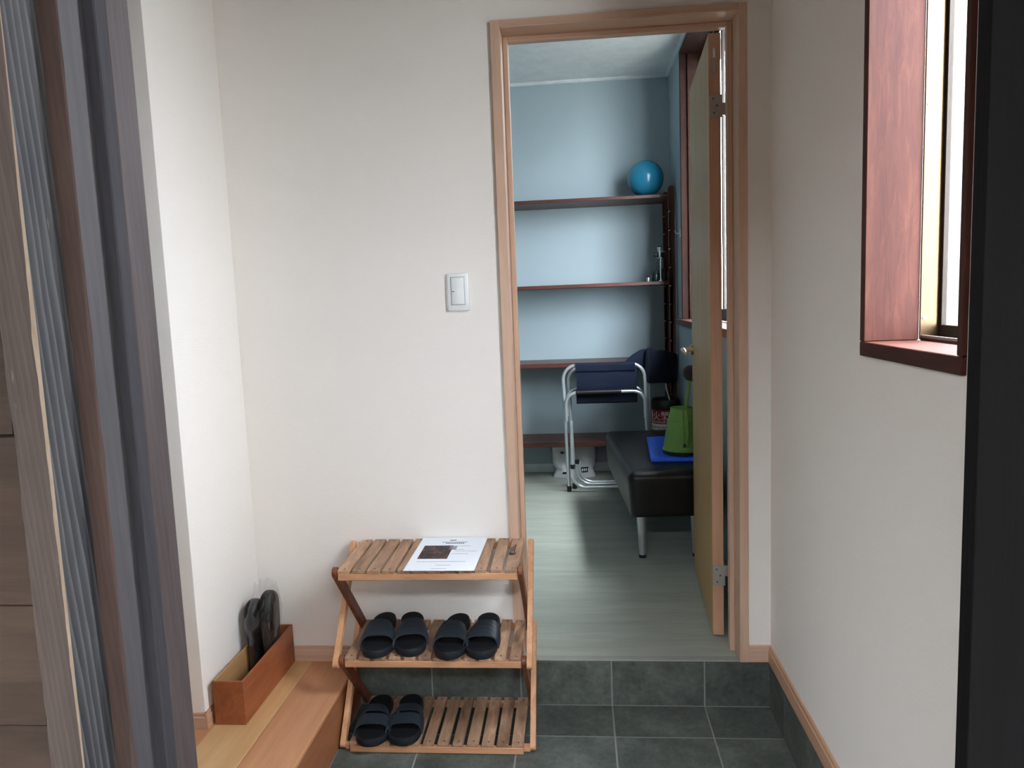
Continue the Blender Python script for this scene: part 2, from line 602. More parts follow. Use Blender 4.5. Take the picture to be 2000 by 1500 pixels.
# far wall with the doorway, its return at the left
wf = MB()
wf.box((-1.687, 0.0, -0.2), (-0.8245, 0.12, 2.75))
wf.box((-0.0725, 0.0, 0.154), (0.0, 0.12, 2.75))
wf.box((-0.8245, 0.0, 2.177), (-0.0725, 0.12, 2.75))
wf.box((-3.3, 0.0, -0.2), (-1.687, 0.12, 2.75))
struct(wf.build('wall_back', 'wallpaper_cream'), 'cream papered far wall around the doorway', 'wall')
struct(MB().box((-3.2, -0.405, 0.12), (-1.687, 0.0, 2.6), 0.004, 2).build('wall_left', 'wallpaper_cream', smooth=SM), 'cream papered left wall with a free front corner', 'wall')
struct(MB().box((-3.3, -1.6, 0.1), (-3.2, 0.0, 2.6)).build('wall_far_left', 'wallpaper_cream'))
# right wall with the window hole
w1y0, w1y1, w1z0, w1z1 = -1.141, -0.733, 1.203, 2.45
wr = MB()
wr.box((0.0, -1.46, 0.15), (0.15, w1y0, 2.75)).box((0.0, w1y1, 0.15), (0.15, 0.12, 2.75))
wr.box((0.0, w1y0, 0.15), (0.15, w1y1, w1z0)).box((0.0, w1y0, w1z1), (0.15, w1y1, 2.75))
wr.box((0.004, -1.46, -0.15), (0.15, 0.12, 0.15))
struct(wr.build('wall_right', 'wallpaper_cream'), 'cream papered right wall with a deep window', 'wall')
struct(MB().box((-3.3, -1.6, 2.6), (0.18, 0.0, 2.72)).build('ceiling', 'ceiling_dark'))

# the room behind the doorway
struct(MB().box((-2.6, 0.03, 0.06), (WR, YB, 0.156)).build('floor_room', 'vinyl_floor'), 'pale grey green vinyl floor of the far room', 'floor')
struct(MB().box((-0.8245, 0.001, 0.1525), (-0.0725, 0.031, 0.1575), 0.0015, 2).build('trim_3', 'threshold_grey'), 'thin grey threshold strip under the doorway', 'threshold')
struct(MB().box((-2.6, YB, 0.1), (WR + 0.2, YB + 0.1, 2.9)).build('wall_room_back', 'wallpaper_blue'), 'pale blue back wall of the far room', 'wall')
struct(MB().box((-2.7, 0.12, 0.1), (-2.6, YB + 0.1, 2.9)).build('wall_room_left', 'wallpaper_blue'))
w2y0, w2y1, w2z0, w2z1 = 0.62, 1.985, 1.2, 2.655
wi = MB()
wi.box((WR, 0.12, 0.1), (WR + 0.16, w2y0, 2.9)).box((WR, w2y1, 0.1), (WR + 0.16, YB, 2.9))
wi.box((WR, w2y0, 0.1), (WR + 0.16, w2y1, w2z0 - 0.035)).box((WR, w2y0, w2z1), (WR + 0.16, w2y1, 2.9))
struct(wi.build('wall_room_right', 'wallpaper_blue'), 'pale blue right wall of the far room with window', 'wall')
struct(MB().box((-2.7, 0.121, ZC), (WR + 0.16, YB, ZC + 0.1)).build('ceiling_room', 'ceiling_white'), 'pale ceiling of the far room', 'ceiling')
struct(MB().box((-2.6, 0.121, 0.156), (-0.8245, 0.128, ZC)).box((-0.0725, 0.121, 0.156), (WR, 0.128, ZC)).box((-0.8245, 0.121, 2.177), (-0.0725, 0.128, ZC)).build('wall_room_front', 'wallpaper_blue'))
struct(MB().prism([(YB, ZC), (YB, ZC - 0.016), (YB - 0.008, ZC - 0.016), (YB - 0.02, ZC - 0.006), (YB - 0.02, ZC)], 'yz', -2.6, WR).build('trim_4', 'moulding_white'), 'thin white cornice on the far room back wall', 'cornice')
struct(MB().prism([(WR, ZC), (WR, ZC - 0.016), (WR - 0.008, ZC - 0.016), (WR - 0.02, ZC - 0.006), (WR - 0.02, ZC)], 'xz', 0.13, YB - 0.02).build('trim_5', 'moulding_white'), 'thin white cornice on the far room right wall', 'cornice')
struct(MB().box((-2.6, YB - 0.009, 0.156), (WR, YB, 0.216), 0.002).build('baseboard_room', 'moulding_white'))

# baseboards of the entrance
def base_profile(z0, z1, s):
    return [(0, z0), (s * 0.009, z0), (s * 0.009, z0 + (z1 - z0) * 0.72), (s * 0.0065, z0 + (z1 - z0) * 0.76), (s * 0.0065, z1 - 0.002), (s * 0.005, z1), (0, z1)]


struct(MB().prism(base_profile(0.157, 0.212, -1), 'xz', -1.5, -0.009).build('baseboard_right', 'trim_wood_y'), 'pinkish wood baseboard along the right wall', 'baseboard')
struct(MB().prism(base_profile(0.157, 0.212, -1), 'yz', -0.0725, -0.0).build('baseboard_corner', 'trim_wood_x'), 'short wood baseboard between doorway and right wall', 'baseboard')
struct(MB().prism(base_profile(0.153, 0.205, -1), 'yz', -1.687, -0.8245).build('baseboard_back', 'trim_wood_x'), 'pinkish wood baseboard on the far wall above the step', 'baseboard')
struct(MB().prism([(-1.687 + p[0], p[1]) for p in base_profile(0.153, 0.202, 1)], 'xz', -0.4136, -0.009).build('baseboard_left', 'trim_wood_y'), 'wood baseboard along the left wall', 'baseboard')
struct(MB().prism([(-0.405 + p[0], p[1]) for p in base_profile(0.153, 0.202, -1)], 'yz', -3.2, -1.6784).build('baseboard_front', 'trim_wood_x'), 'wood baseboard around the left wall corner', 'baseboard')

# raised wooden step and hall floor
st = struct(MB().box((-3.2, -1.5, -0.06), (-1.363, 0.0, 0.139)).build('floor_hall', 'step_riser'), 'raised wooden hall floor along the left side', 'step')
for k, (x1, x0, mt) in enumerate([(-1.359, -1.5145, 'step_board'), (-1.5155, -1.6705, 'step_board_pale'), (-1.6715, -1.8265, 'step_board'), (-1.8275, -1.98, 'step_board_pale'), (-1.981, -2.13, 'step_board')]):
    MB().box((x0, -1.5, 0.139), (x1, -0.002, 0.153), 0.0012 if k else 0.003, 2).build('board', mt, st)
MB().box((-1.363, -1.5, -0.06), (-1.3595, -0.002, 0.1388)).build('riser_board', 'step_riser', st)

# door casing (frame) with stops
dc = struct(thing('door_1', 'light wood door frame around the open doorway', 'door frame', (-0.4485, 0.05, 0.156)))


def casing_side(xo, xi, z0, z1, s):
    # xo outer, xi inner face; profile in plan with a small bevel
    return [(xo, -0.0105), (xo, -0.002), (xo, 0.128), (xi, 0.128), (xi, -0.0085), (xi - s * 0.002, -0.0105)]


MB().prism(casing_side(-0.826, -0.797, 0, 0, 1), 'xy', 0.1575, 2.179).build('side_jamb', 'trim_wood', dc)
MB().prism(casing_side(-0.071, -0.098, 0, 0, -1), 'xy', 0.1575, 2.179).build('side_jamb', 'trim_wood', dc)
MB().prism([(-0.0105, 2.179), (-0.0105, 2.159), (-0.0085, 2.157), (0.128, 2.157), (0.128, 2.179)], 'yz', -0.7968, -0.0982).build('head_jamb', 'trim_wood_x', dc)
MB().box((-0.7968, 0.068, 0.1575), (-0.781, 0.098, 2.1565), 0.002, 2).build('door_stop', 'trim_wood', dc)
MB().box((-0.114, 0.068, 0.1575), (-0.0982, 0.098, 2.1565), 0.002, 2).build('door_stop', 'trim_wood', dc)
MB().box((-0.781, 0.068, 2.140), (-0.114, 0.098, 2.1565), 0.002, 2).build('door_stop', 'trim_wood_x', dc)

# ------------------------------------------------------------------ window_1 (right wall of the entrance)
wn = struct(thing('window_1', 'deep dark brown wooden window in the right wall', 'window', (0.05, -0.94, 1.203)))
FX0, FX1 = -0.008, 0.1
MB().box((FX0, w1y1 - 0.021, w1z0 + 0.029), (FX1, w1y1 + 0.001, w1z1 + 0.02), 0.0015).build('side_jamb', 'window_wood', wn)
MB().box((FX0, w1y0, w1z0 + 0.029), (FX1, w1y0 + 0.016, w1z1 + 0.02), 0.0015).build('side_jamb', 'window_wood', wn)
MB().box((FX0, w1y0, w1z0 - 0.001), (FX1, w1y1 + 0.001, w1z0 + 0.0285), 0.0015).build('sill_board', 'window_wood_y', wn)
MB().box((FX0, w1y0 + 0.0165, w1z1), (FX1, w1y1 - 0.0215, w1z1 + 0.022), 0.0015).build('head_board', 'window_wood_y', wn)
# bronze aluminium side frames with screws, then the sash and its glass
a0, a1, zb, zt = w1y0 + 0.016, w1y1 - 0.021, w1z0 + 0.029, w1z1
for (ya, yb_, sg) in ((a1 - 0.004, a1 + 0.001, -1), (a0 - 0.001, a0 + 0.004, 1)):
    f = MB().box((0.1003, ya, zb + 0.0005), (0.150, yb_, zt - 0.001), 0.0006).build('side_frame', 'bronze_aluminium', wn)
    for z in (1.277, 1.695, 2.12):
        b = MB()
        b.lathe([(0.0042, 0), (0.0040, 0.0010), (0.0024, 0.0014)], (0, 0, 0), 14)
        b.build('screw', 'steel', f, SM, Matrix.Translation((0.1075, (ya if sg < 0 else yb_), z)) @ Matrix.Rotation(-sg * PI / 2, 4, 'X'))
MB().box((0.1003, a0 + 0.0045, zb - 0.002), (0.150, a1 - 0.0045, zb + 0.006), 0.001).build('track', 'dark_aluminium', wn)
MB().box((0.104, a0 + 0.0045, zb + 0.0062), (0.108, a1 - 0.0045, zb + 0.010)).build('track_lip', 'steel', wn)
for (ya, yb_) in ((a1 - 0.0135, a1 - 0.0045), (a0 + 0.0045, a0 + 0.0135)):
    MB().box((0.136, ya, zb + 0.0065), (0.147, yb_, zt - 0.002), 0.001).build('sash_stile', 'dark_aluminium', wn)
MB().box((0.136, a0 + 0.014, zb + 0.0065), (0.147, a1 - 0.014, zb + 0.030), 0.001).build('sash_rail', 'dark_aluminium', wn)
MB().box((0.136, a0 + 0.014, zt - 0.03), (0.147, a1 - 0.014, zt - 0.002), 0.001).build('sash_rail', 'dark_aluminium', wn)
MB().box((0.140, a0 + 0.0135, zb + 0.030), (0.143, a1 - 0.0135, zt - 0.03)).build('pane', 'window_glass', wn)

# ------------------------------------------------------------------ window_2 (far room)
w2 = struct(thing('window_2', 'large dark wooden window of the far room behind the door', 'window', (0.1, 1.3, 1.2)))
MB().box((0.012, w2y1 - 0.024, w2z0), (0.135, w2y1 + 0.001, w2z1 + 0.012), 0.0015).build('side_jamb', 'window_wood_dark', w2)
MB().box((0.05, w2y1 - 0.040, w2z0), (0.10, w2y1 - 0.0245, w2z1 - 0.012), 0.0015).build('inner_strip', 'window_wood_dark', w2)
MB().box((0.012, w2y0, w2z0), (0.135, w2y0 + 0.024, w2z1 + 0.012), 0.0015).build('side_jamb', 'window_wood_dark', w2)
MB().box((0.012, w2y0 + 0.0245, w2z1 - 0.012), (0.135, w2y1 - 0.0245, w2z1 + 0.012), 0.0015).build('head_board', 'window_wood_dark', w2)
MB().box((-0.012, w2y0 - 0.06, w2z0 - 0.034), (0.135, w2y1 + 0.11, w2z0 - 0.0005), 0.002).build('sill_board', 'window_wood_y', w2)
MB().box((0.137, w2y0 + 0.024, w2z0), (0.16, w2y1 - 0.024, w2z0 + 0.06)).build('sash_rail', 'dark_aluminium', w2)
MB().box((0.137, w2y0 + 0.024, w2z1 - 0.06), (0.16, w2y1 - 0.024, w2z1 - 0.012)).build('sash_rail', 'dark_aluminium', w2)
for yy, wd in ((w2y0 + 0.024, 0.04), (1.425, 0.03), (w2y1 - 0.064, 0.04)):
    MB().box((0.137, yy, w2z0 + 0.0605), (0.16, yy + wd, w2z1 - 0.0605)).build('sash_stile', 'dark_aluminium', w2)
MB().box((0.146, w2y0 + 0.0645, w2z0 + 0.0605), (0.15, 1.4245, w2z1 - 0.0605)).build('pane', 'window_glass', w2)
MB().box((0.146, 1.4555, w2z0 + 0.0605), (0.15, w2y1 - 0.0645, w2z1 - 0.0605)).build('pane', 'window_glass', w2)

# ------------------------------------------------------------------ outside front: wall, post, black door, added light-blocking roofs and walls
fw = struct(MB().box((-3.3, -1.58, -0.12), (-1.20, -1.46, 2.72)).box((0.02, -1.5, -0.12), (0.36, -1.461, 2.72)).box((-1.20, -1.6, 2.03), (0.16, -1.5, 2.72)).build('wall_front', 'siding'),
            'outside wall of brown horizontal boards left of the entrance post', 'wall')
zs = [-0.1, 0.12, 0.33, 0.54, 0.745, 0.893, 1.033, 1.222, 1.40, 1.60, 1.80, 2.0]
for a, c in zip(zs, zs[1:]):
    MB().prism([(-1.58, a + 0.001), (-1.596, a + 0.001), (-1.588, c - 0.001), (-1.58, c - 0.001)], 'yz', -2.2, -1.1935).build('board', 'siding', fw)

ef = struct(thing('door_2', 'weathered wooden entrance post and jamb nearest the camera at left', 'door frame', (-1.14, -1.54, -0.08)))


def rough_post():
    """square post with chipped, uneven corners"""
    b = MB()
    x0, x1, y0, y1 = -1.192, -1.151, -1.63, -1.5
    y0 = -1.60
    ring = []
    for i in range(241):
        z = -0.08 + i * (2.11 / 240)
        w_ = max(0.0, noise.noise((z * 3.1, 1.7, 0)) + 0.42) * 0.0065 + max(0, noise.noise((z * 14, 4.1, 0))) * 0.0035 + max(0, noise.noise((z * 48, 8.1, 0))) * 0.0015
        n2 = noise.noise((z * 11, 7.7, 3)) * 0.0018 + noise.noise((z * 46, 2.1, 9)) * 0.0008
        c = 0.0014 + w_ * (1.0 if z < 1.2 else max(0.12, 1 - (z - 1.2) * 2.2))
        d = 0.002 + max(0, n2) * 2.4
        prof = [(x0 + d, y0), (x0 + 0.02, y0), (x1 - c, y0 + 0.0003), (x1 - c * 0.25, y0 + c * 0.6), (x1, y0 + c * 1.8 + 0.001), (x1, y1), (x0, y1), (x0, y0 + d)]
        ring.append([b.bm.verts.new((p[0], p[1], z)) for p in prof])
    n = len(ring[0])
    for p, q in zip(ring, ring[1:]):
        for k in range(n):
            b.bm.faces.new((p[k], p[(k + 1) % n], q[(k + 1) % n], q[k]))
    b.bm.faces.new(ring[0][::-1])
    b.bm.faces.new(ring[-1])
    return b


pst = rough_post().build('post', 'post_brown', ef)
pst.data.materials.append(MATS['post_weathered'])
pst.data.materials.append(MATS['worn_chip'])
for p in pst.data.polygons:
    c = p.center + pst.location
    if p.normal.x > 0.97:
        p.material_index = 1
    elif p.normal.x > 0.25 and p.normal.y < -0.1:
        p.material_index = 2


def jamb_piece(name, x0, x1, y0, y1, mat, amp=0.0012):
    b = MB()
    ring = []
    for i in range(81):
        z = -0.08 + i * (2.11 / 80)
        c = 0.0015 + max(0, noise.noise((z * 16, x0 * 50, 0))) * amp * 2
        prof = [(x0, y0), (x1 - c, y0), (x1, y0 + c), (x1, y1), (x0, y1)]
        ring.append([b.bm.verts.new((p[0], p[1], z)) for p in prof])
    n = len(ring[0])
    for p, q in zip(ring, ring[1:]):
        for k in range(n):
            b.bm.faces.new((p[k], p[(k + 1) % n], q[(k + 1) % n], q[k]))
    b.bm.faces.new(ring[0][::-1])
    b.bm.faces.new(ring[-1])
    return b.build(name, mat, ef)


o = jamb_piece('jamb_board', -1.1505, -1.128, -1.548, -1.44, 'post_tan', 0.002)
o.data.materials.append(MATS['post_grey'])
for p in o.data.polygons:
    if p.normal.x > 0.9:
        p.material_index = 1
MB().box((-1.1277, -1.5175, -0.08), (-1.1262, -1.50, 0.6)).build('patch_strip', 'worn_chip', ef)
jamb_piece('groove_board', -1.1275, -1.113, -1.507, -1.4875, 'post_groove', 0.0006)
jamb_piece('jamb_edge', -1.1262, -1.1125, -1.4865, -1.46, 'post_jamb', 0.0)
jamb_piece('inner_jamb', -1.126, -1.1135, -1.486, -1.4407, 'post_jamb', 0.0006)

ed = tag(thing('entrance_door', 'nearly black wooden entrance door at the right edge of the view', 'door', (0.0, -1.52, -0.045)), 'nearly black wooden entrance door at the right edge of the view', 'door')
MB().box((-0.1825, -1.53, -0.042), (-0.075, -1.503, 2.0), 0.002, 2).build('door_stile', 'black_door', ed)
for k in range(2):
    MB().box((-0.0748 + k * 0.115, -1.533, -0.042), (-0.0748 + k * 0.115 + 0.1135, -1.508, 2.0), 0.003).build('door_board', 'black_door', ed)

struct(MB().box((-4.0, -3.6, 2.62), (0.46, -1.601, 2.72)).build('ceiling_light_block', 'light_block_brown'))  # unseen roof, added to hold sky light back from the entrance
struct(MB().box((-4.0, -4.75, -0.12), (0.46, -4.601, 2.9)).build('wall_light_block_back', 'siding'))  # unseen wall put in behind the camera to dim the entrance
struct(MB().box((0.36, -4.6, -0.12), (0.46, -1.501, 2.9)).build('wall_light_block_right', 'wallpaper_cream'))  # added side wall out of view, shuts off sky light at the right
struct(MB().box((0.205, 0.3, 2.82), (0.60, 2.7, 2.88)).build('ceiling_light_block_room', 'light_block_brown'))  # unseen overhang added to cut high sky light on the far room floor
struct(MB().box((1.15, 0.3, -0.12), (1.25, 4.4, 2.9)).build('wall_light_block_room', 'light_block_grey'), 'added grey wall blocking sky light at the far room window', 'wall')  # added out of view to darken the far room
struct(MB().box((-4.1, -4.6, -0.12), (-4.0, -1.6, 2.9)).build('wall_light_block_left', 'siding'))  # left side closed by an added, unseen wall that keeps sky light out

# ================================================================== THINGS IN THE ENTRANCE
# light switch
sw = thing('light_switch', 'white rocker light switch on the far wall left of the doorway', 'switch', (-0.96, 0.0, 1.376))
MB().box((-0.996, -0.008, 1.3165), (-0.9255, -0.0, 1.4345), 0.006, 3).build('switch_plate', 'white_plastic', sw, SM)
rk = MB().box((-0.981, -0.0115, 1.337), (-0.9405, -0.0078, 1.421), 0.002, 2).build('rocker', 'white_plastic', sw, SM)
MB().box((-0.979, -0.0122, 1.3765), (-0.9715, -0.0112, 1.3785)).build('indicator', 'dark_mark', rk)
fr = MB()
for a, c in (((-0.983, -0.0084, 1.335), (-0.9815, -0.0078, 1.423)), ((-0.940, -0.0084, 1.335), (-0.9385, -0.0078, 1.423)), ((-0.983, -0.0084, 1.4215), (-0.9385, -0.0078, 1.423)), ((-0.983, -0.0084, 1.335), (-0.9385, -0.0078, 1.3365))):
    fr.box(a, c)
stuff(fr.build('gap_line', 'ink_grey', sw))

# ---- folding shoe rack
rack = thing('shoe_rack', 'folding three tier slatted wooden shoe rack before the far wall', 'shoe rack', (-1.05, -0.13, -0.004))
SH = [  # name, x0, x1, y front, y back, z front, z back (top of slats)
    ('top', -1.318, -0.783, -0.272, -0.006, 0.570, 0.577),
    ('mid', -1.318, -0.783, -0.262, -0.010, 0.295, 0.302),
    ('low', -1.318, -0.786, -0.266, -0.014, 0.0255, 0.0345)]
for nme, x0, x1, yf, yb, zf, zb2 in SH:
    ps = [(yf + 0.0, 0), ]
    zz = lambda y: zf + (zb2 - zf) * (y - yf) / (yb - yf)
    n = 12
    gap = 0.0105
    pitch = (x1 - x0 + gap) / n
    for k in range(n):
        a = x0 + k * pitch
        j = random.uniform(-0.0012, 0.0012)
        jz = random.uniform(-0.0008, 0.0008)
        yo = random.uniform(-0.002, 0.003)
        c = [(a + j, yb, zz(yb) + jz), (a + j, yf + 0.001 + yo, zf + jz), (a + pitch - gap - j, yf + 0.001 + yo, zf + jz), (a + pitch - gap - j, yb, zz(yb) + jz)]
        b = MB().slab(c, 0.0105)
        bmesh.ops.bevel(b.bm, geom=list(b.bm.edges), offset=0.0012, segments=1, affect='EDGES')
        s = b.build('slat', 'rack_slat', rack)
        sc = MB()
        for yy in (yf + 0.014, yb - 0.014):
            sc.lathe([(0.003, 0), (0.003, 0.0006)], (a + pitch / 2 - 0.003, yy, zz(yy) + jz), 8)
        stuff(sc.build('screw', 'dark_mark', s))
    for y, nm in ((yf, 'front_rail'), (yb - 0.015, 'back_rail')):
        z = zz(y) - 0.0105
        MB().box((x0 + 0.001, y, z - 0.0205), (x1, y + 0.0155, z - 0.0002), 0.0015).build(nm, 'rack_rail', rack)


def leg(x0, x1, p, q, mat, w=0.012):
    """flat bar with rounded ends between two (y,z) points"""
    d = Vector((q[0] - p[0], q[1] - p[1])).normalized()
    nrm = Vector((-d.y, d.x))
    pts = []
    for k in range(7):
        a = PI / 2 + PI * k / 6
        pts.append(Vector(p) + d * (math.cos(a) * w) + nrm * (math.sin(a) * w))
    for k in range(7):
        a = -PI / 2 + PI * k / 6
        pts.append(Vector(q) + d * (math.cos(a) * w) + nrm * (math.sin(a) * w))
    return MB().prism([tuple(v) for v in pts], 'yz', x0, x1, 0.0012).build('leg', mat, rack)


for (i0, i1, o0, o1) in ((-1.3335, -1.3195, -1.352, -1.335), (-0.7815, -0.7685, -0.767, -0.750)):
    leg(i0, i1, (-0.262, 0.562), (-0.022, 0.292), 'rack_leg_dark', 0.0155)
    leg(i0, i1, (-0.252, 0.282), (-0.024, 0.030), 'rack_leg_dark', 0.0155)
    leg(o0, o1, (-0.020, 0.566), (-0.262, 0.274), 'rack_leg_light')
    leg(o0, o1, (-0.022, 0.290), (-0.243, 0.008), 'rack_leg_light')
    for (y, z) in ((-0.254, 0.280), (-0.022, 0.290)):
        MB().tube([(min(i0, o0) + 0.002, y, z), (max(i1, o1) - 0.002, y, z)], 0.005, 8).build('pivot', 'rack_rail', rack, SM)
# side bars joining shelf ends to the legs
for (y, z, zb2) in ((-0.272, 0.535, 0), (-0.254, -0.004, 0)):
    pass
for x0, x1 in ((-1.335, -1.3195), (-0.7865, -0.766)):
    MB().box((x0, -0.252, -0.005), (x1, -0.238, 0.014), 0.001).build('spacer', 'rack_rail', rack)
    MB().box((x0, -0.028, 0.012), (x1, -0.014, 0.03), 0.001).build('spacer', 'rack_rail', rack)

# printed mark at the right end slat
mk = MB()
for (xa, xb, ya, yb) in ((-0.8035, -0.8010, -0.135, -0.068), (-0.8090, -0.8068, -0.128, -0.08), (-0.8145, -0.8118, -0.142, -0.092), (-0.8185, -0.7965, -0.150, -0.1445), (-0.815, -0.8035, -0.158, -0.150)):
    mk.box((xa, ya, 0.5752), (xb, yb, 0.5764))
stuff(mk.build('printed_mark', 'print_black', rack, M=Matrix.Translation((-0.0, 0, 0))))

# sheet of paper with print
pz = lambda y: 0.570 + 0.007 * (y + 0.272) / 0.266 + 0.0021
pc = [(-1.113, -0.004), (-1.117, -0.281), (-0.907, -0.283), (-0.900, -0.004)]
pp = thing('printed_sheet', 'white printed notice sheet lying on top of the shoe rack', 'paper', (-1.01, -0.14, pz(-0.14)))


def on_paper(u, v, h):
    """u across 0..1, v from the near edge 0..1 to the far edge"""
    a = Vector(pc[1]).lerp(Vector(pc[2]), u)
    c = Vector(pc[0]).lerp(Vector(pc[3]), u)
    q = a.lerp(c, v)
    return (q.x, q.y, pz(q.y) + h)


MB().shell(lambda u, v: on_paper(u, v, 0.0004), lambda u, v: on_paper(u, v, 0.0), 4, 6).build('sheet', 'paper', pp)


def patch(b, u0, u1, v0, v1, h0=0.00035, h1=0.0006):
    b.shell(lambda u, v: on_paper(u0 + (u1 - u0) * u, v0 + (v1 - v0) * v, h1), lambda u, v: on_paper(u0 + (u1 - u0) * u, v0 + (v1 - v0) * v, h0), 1, 1)


b = MB()
patch(b, 0.10, 0.535, 0.33, 0.735)
b.build('printed_picture', 'printed_photo', pp)
b = MB()
patch(b, 0.44, 0.54, 0.895, 0.915)
for k in range(16):
    u = 0.34 + k * 0.024
    patch(b, u, u + 0.017, 0.835, 0.85)
for k in range(9):
    u = 0.40 + k * 0.032
    patch(b, u, u + 0.024, 0.795, 0.82)
stuff(b.build('heading_print', 'ink_dark', pp))
b = MB()
patch(b, 0.49, 0.60, 0.60, 0.72)
for (v, u0, n) in ((0.715, 0.60, 9), (0.60, 0.57, 7), (0.555, 0.60, 15), (0.475, 0.57, 11), (0.245, 0.12, 32), (0.145, 0.42, 10), (0.05, 0.38, 10)):
    for k in range(n):
        u = u0 + k * 0.022
        patch(b, u, u + random.uniform(0.012, 0.018), v, v + 0.012)
stuff(b.build('text_print', 'ink_grey', pp))


# ---- sandals
def sandal_meshes(L, Wd, kind, mirror):
    """sandal pointing to -y (toe at y=-L/2); returns builders"""
    def half(s):     # s 0 at toe .. 1 at heel -> (left offset, right offset)
        a = math.sqrt(max(0, 1 - (1 - s / 0.24) ** 2)) ** 0.85 if s < 0.24 else 1.0
        e = math.sqrt(max(0, 1 - (1 - (1 - s) / 0.20) ** 2)) ** 0.9 if s > 0.80 else 1.0
        waist = 1 - 0.20 * math.exp(-((s - 0.62) / 0.17) ** 2) - 0.26 * max(0, (s - 0.3) / 0.7)
        w = Wd / 2 * a * e * waist
        sk = 0.006 * math.exp(-((s - 0.2) / 0.25) ** 2) - 0.004 * math.exp(-((s - 0.62) / 0.2) ** 2)
        return (-w + sk * mirror, w + sk * mirror)
    N = 26
    side = [half(max(1e-4, min(1 - 1e-4, 0.5 - 0.5 * math.cos(PI * k / N)))) for k in range(N + 1)]
    S_ = [0.5 - 0.5 * math.cos(PI * k / N) for k in range(N + 1)]
    outline = [(side[k][0], -L / 2 + S_[k] * L) for k in range(N + 1)] + [(side[k][1], -L / 2 + S_[k] * L) for k in range(N, -1, -1)]

    def top(y):
        s = y / L + 0.5
        return 0.021 + 0.010 * max(0, (s - 0.35) / 0.65) + 0.004 * max(0, (0.12 - s) / 0.12)
    sole = MB()
    rings = []
    for (sc, zf) in ((0.93, 0.0), (0.985, 0.12), (1.0, 0.5), (1.0, 0.85), (0.97, 1.0), (0.90, 1.0)):
        rings.append([sole.bm.verts.new((x * sc, y * (1 - (1 - sc) * 0.35), top(y) * zf)) for x, y in outline])
    n = len(outline)
    for p, q in zip(rings, rings[1:]):
        for k in range(n):
            sole.bm.faces.new((p[k], p[(k + 1) % n], q[(k + 1) % n], q[k]))
    sole.bm.faces.new(rings[0][::-1])
    # top closed with strips across
    last = rings[-1]
    for k in range(N):
        try:
            sole.bm.faces.new((last[k], last[k + 1], last[n - 2 - k], last[n - 1 - k]))
        except ValueError:
            pass
    bed = MB()
    pts = [(x * 0.86, y * 0.955) for x, y in outline]
    lo = [bed.bm.verts.new((x, y, top(y) - 0.001)) for x, y in pts]
    hi = [bed.bm.verts.new((x * 0.985, y * 0.99, top(y) + 0.0015)) for x, y in pts]
    for k in range(n):
        bed.bm.faces.new((lo[k], lo[(k + 1) % n], hi[(k + 1) % n], hi[k]))
    for k in range(N):
        bed.bm.faces.new((hi[k], hi[k + 1], hi[n - 2 - k], hi[n - 1 - k]))
    straps = []

    def strap(s0, s1, h0, h1, ridges):
        def surf(u, v, th):
            a = PI * v
            bow = 0.035 * math.sin(a) * (1 if ridges else 0.4)
            s = s0 + (s1 - s0) * u - bow * (1 - u) * 0.2 + (0.045 * math.sin(a)) * (1 - u) * 0.9
            w = half(max(0.02, min(0.98, s)))
            cx, hw = (w[0] + w[1]) / 2, (w[1] - w[0]) / 2 + 0.002
            h = h0 + (h1 - h0) * u
            rd = 0.0
            if ridges:
                ph = abs(v - 0.5) * 1.2 + u
                rd = 0.0011 * max(0, math.sin(ph * 2 * PI * 4.2)) * (1 if 0.1 < u < 0.9 and 0.15 < v < 0.85 else 0)
            k = th + rd
            x = cx - math.copysign(abs(math.cos(a)) ** 0.62, math.cos(a)) * (hw + k)
            z = 0.012 + (math.sin(a) ** 0.75) * (h + k - 0.012)
            return (x, -L / 2 + s * L, z)
        m_ = MB()
        m_.shell(lambda u, v: surf(u, v, 0.004), lambda u, v: surf(u, v, 0.0), 22, 26)
        return m_
    if kind == 'wide':
        straps.append(strap(0.19, 0.55, 0.046, 0.058, True))
    else:
        straps.append(strap(0.17, 0.375, 0.045, 0.053, False))
        straps.append(strap(0.395, 0.56, 0.055, 0.058, False))
    return sole, bed, straps


def make_sandal(kind, mirror, L, Wd, toe, heel, shelf, label, group):
    nme, x0, x1, yf, yb, zf, zb2 = shelf
    zz = lambda y: zf + (zb2 - zf) * (y - yf) / (yb - yf)
    c = ((toe[0] + heel[0]) / 2, (toe[1] + heel[1]) / 2)
    ang = math.atan2(heel[1] - toe[1], heel[0] - toe[0]) - PI / 2
    tilt = math.atan2(zb2 - zf, yb - yf)
    r = thing('sandal', label, 'sandal', (c[0], c[1], zz(c[1]) + 0.0012), group)
    r.rotation_euler = (tilt, 0, ang)
    sole, bed, straps = sandal_meshes(L, Wd, kind, mirror)
    def put(b, nm, mt):
        o = b.build(nm, mt, None, SM)
        o.parent = r
    put(sole, 'sole', 'sandal_rubber')
    put(bed, 'footbed', 'sandal_footbed')
    for s in straps:
        put(s, 'strap', 'sandal_strap')
    return r


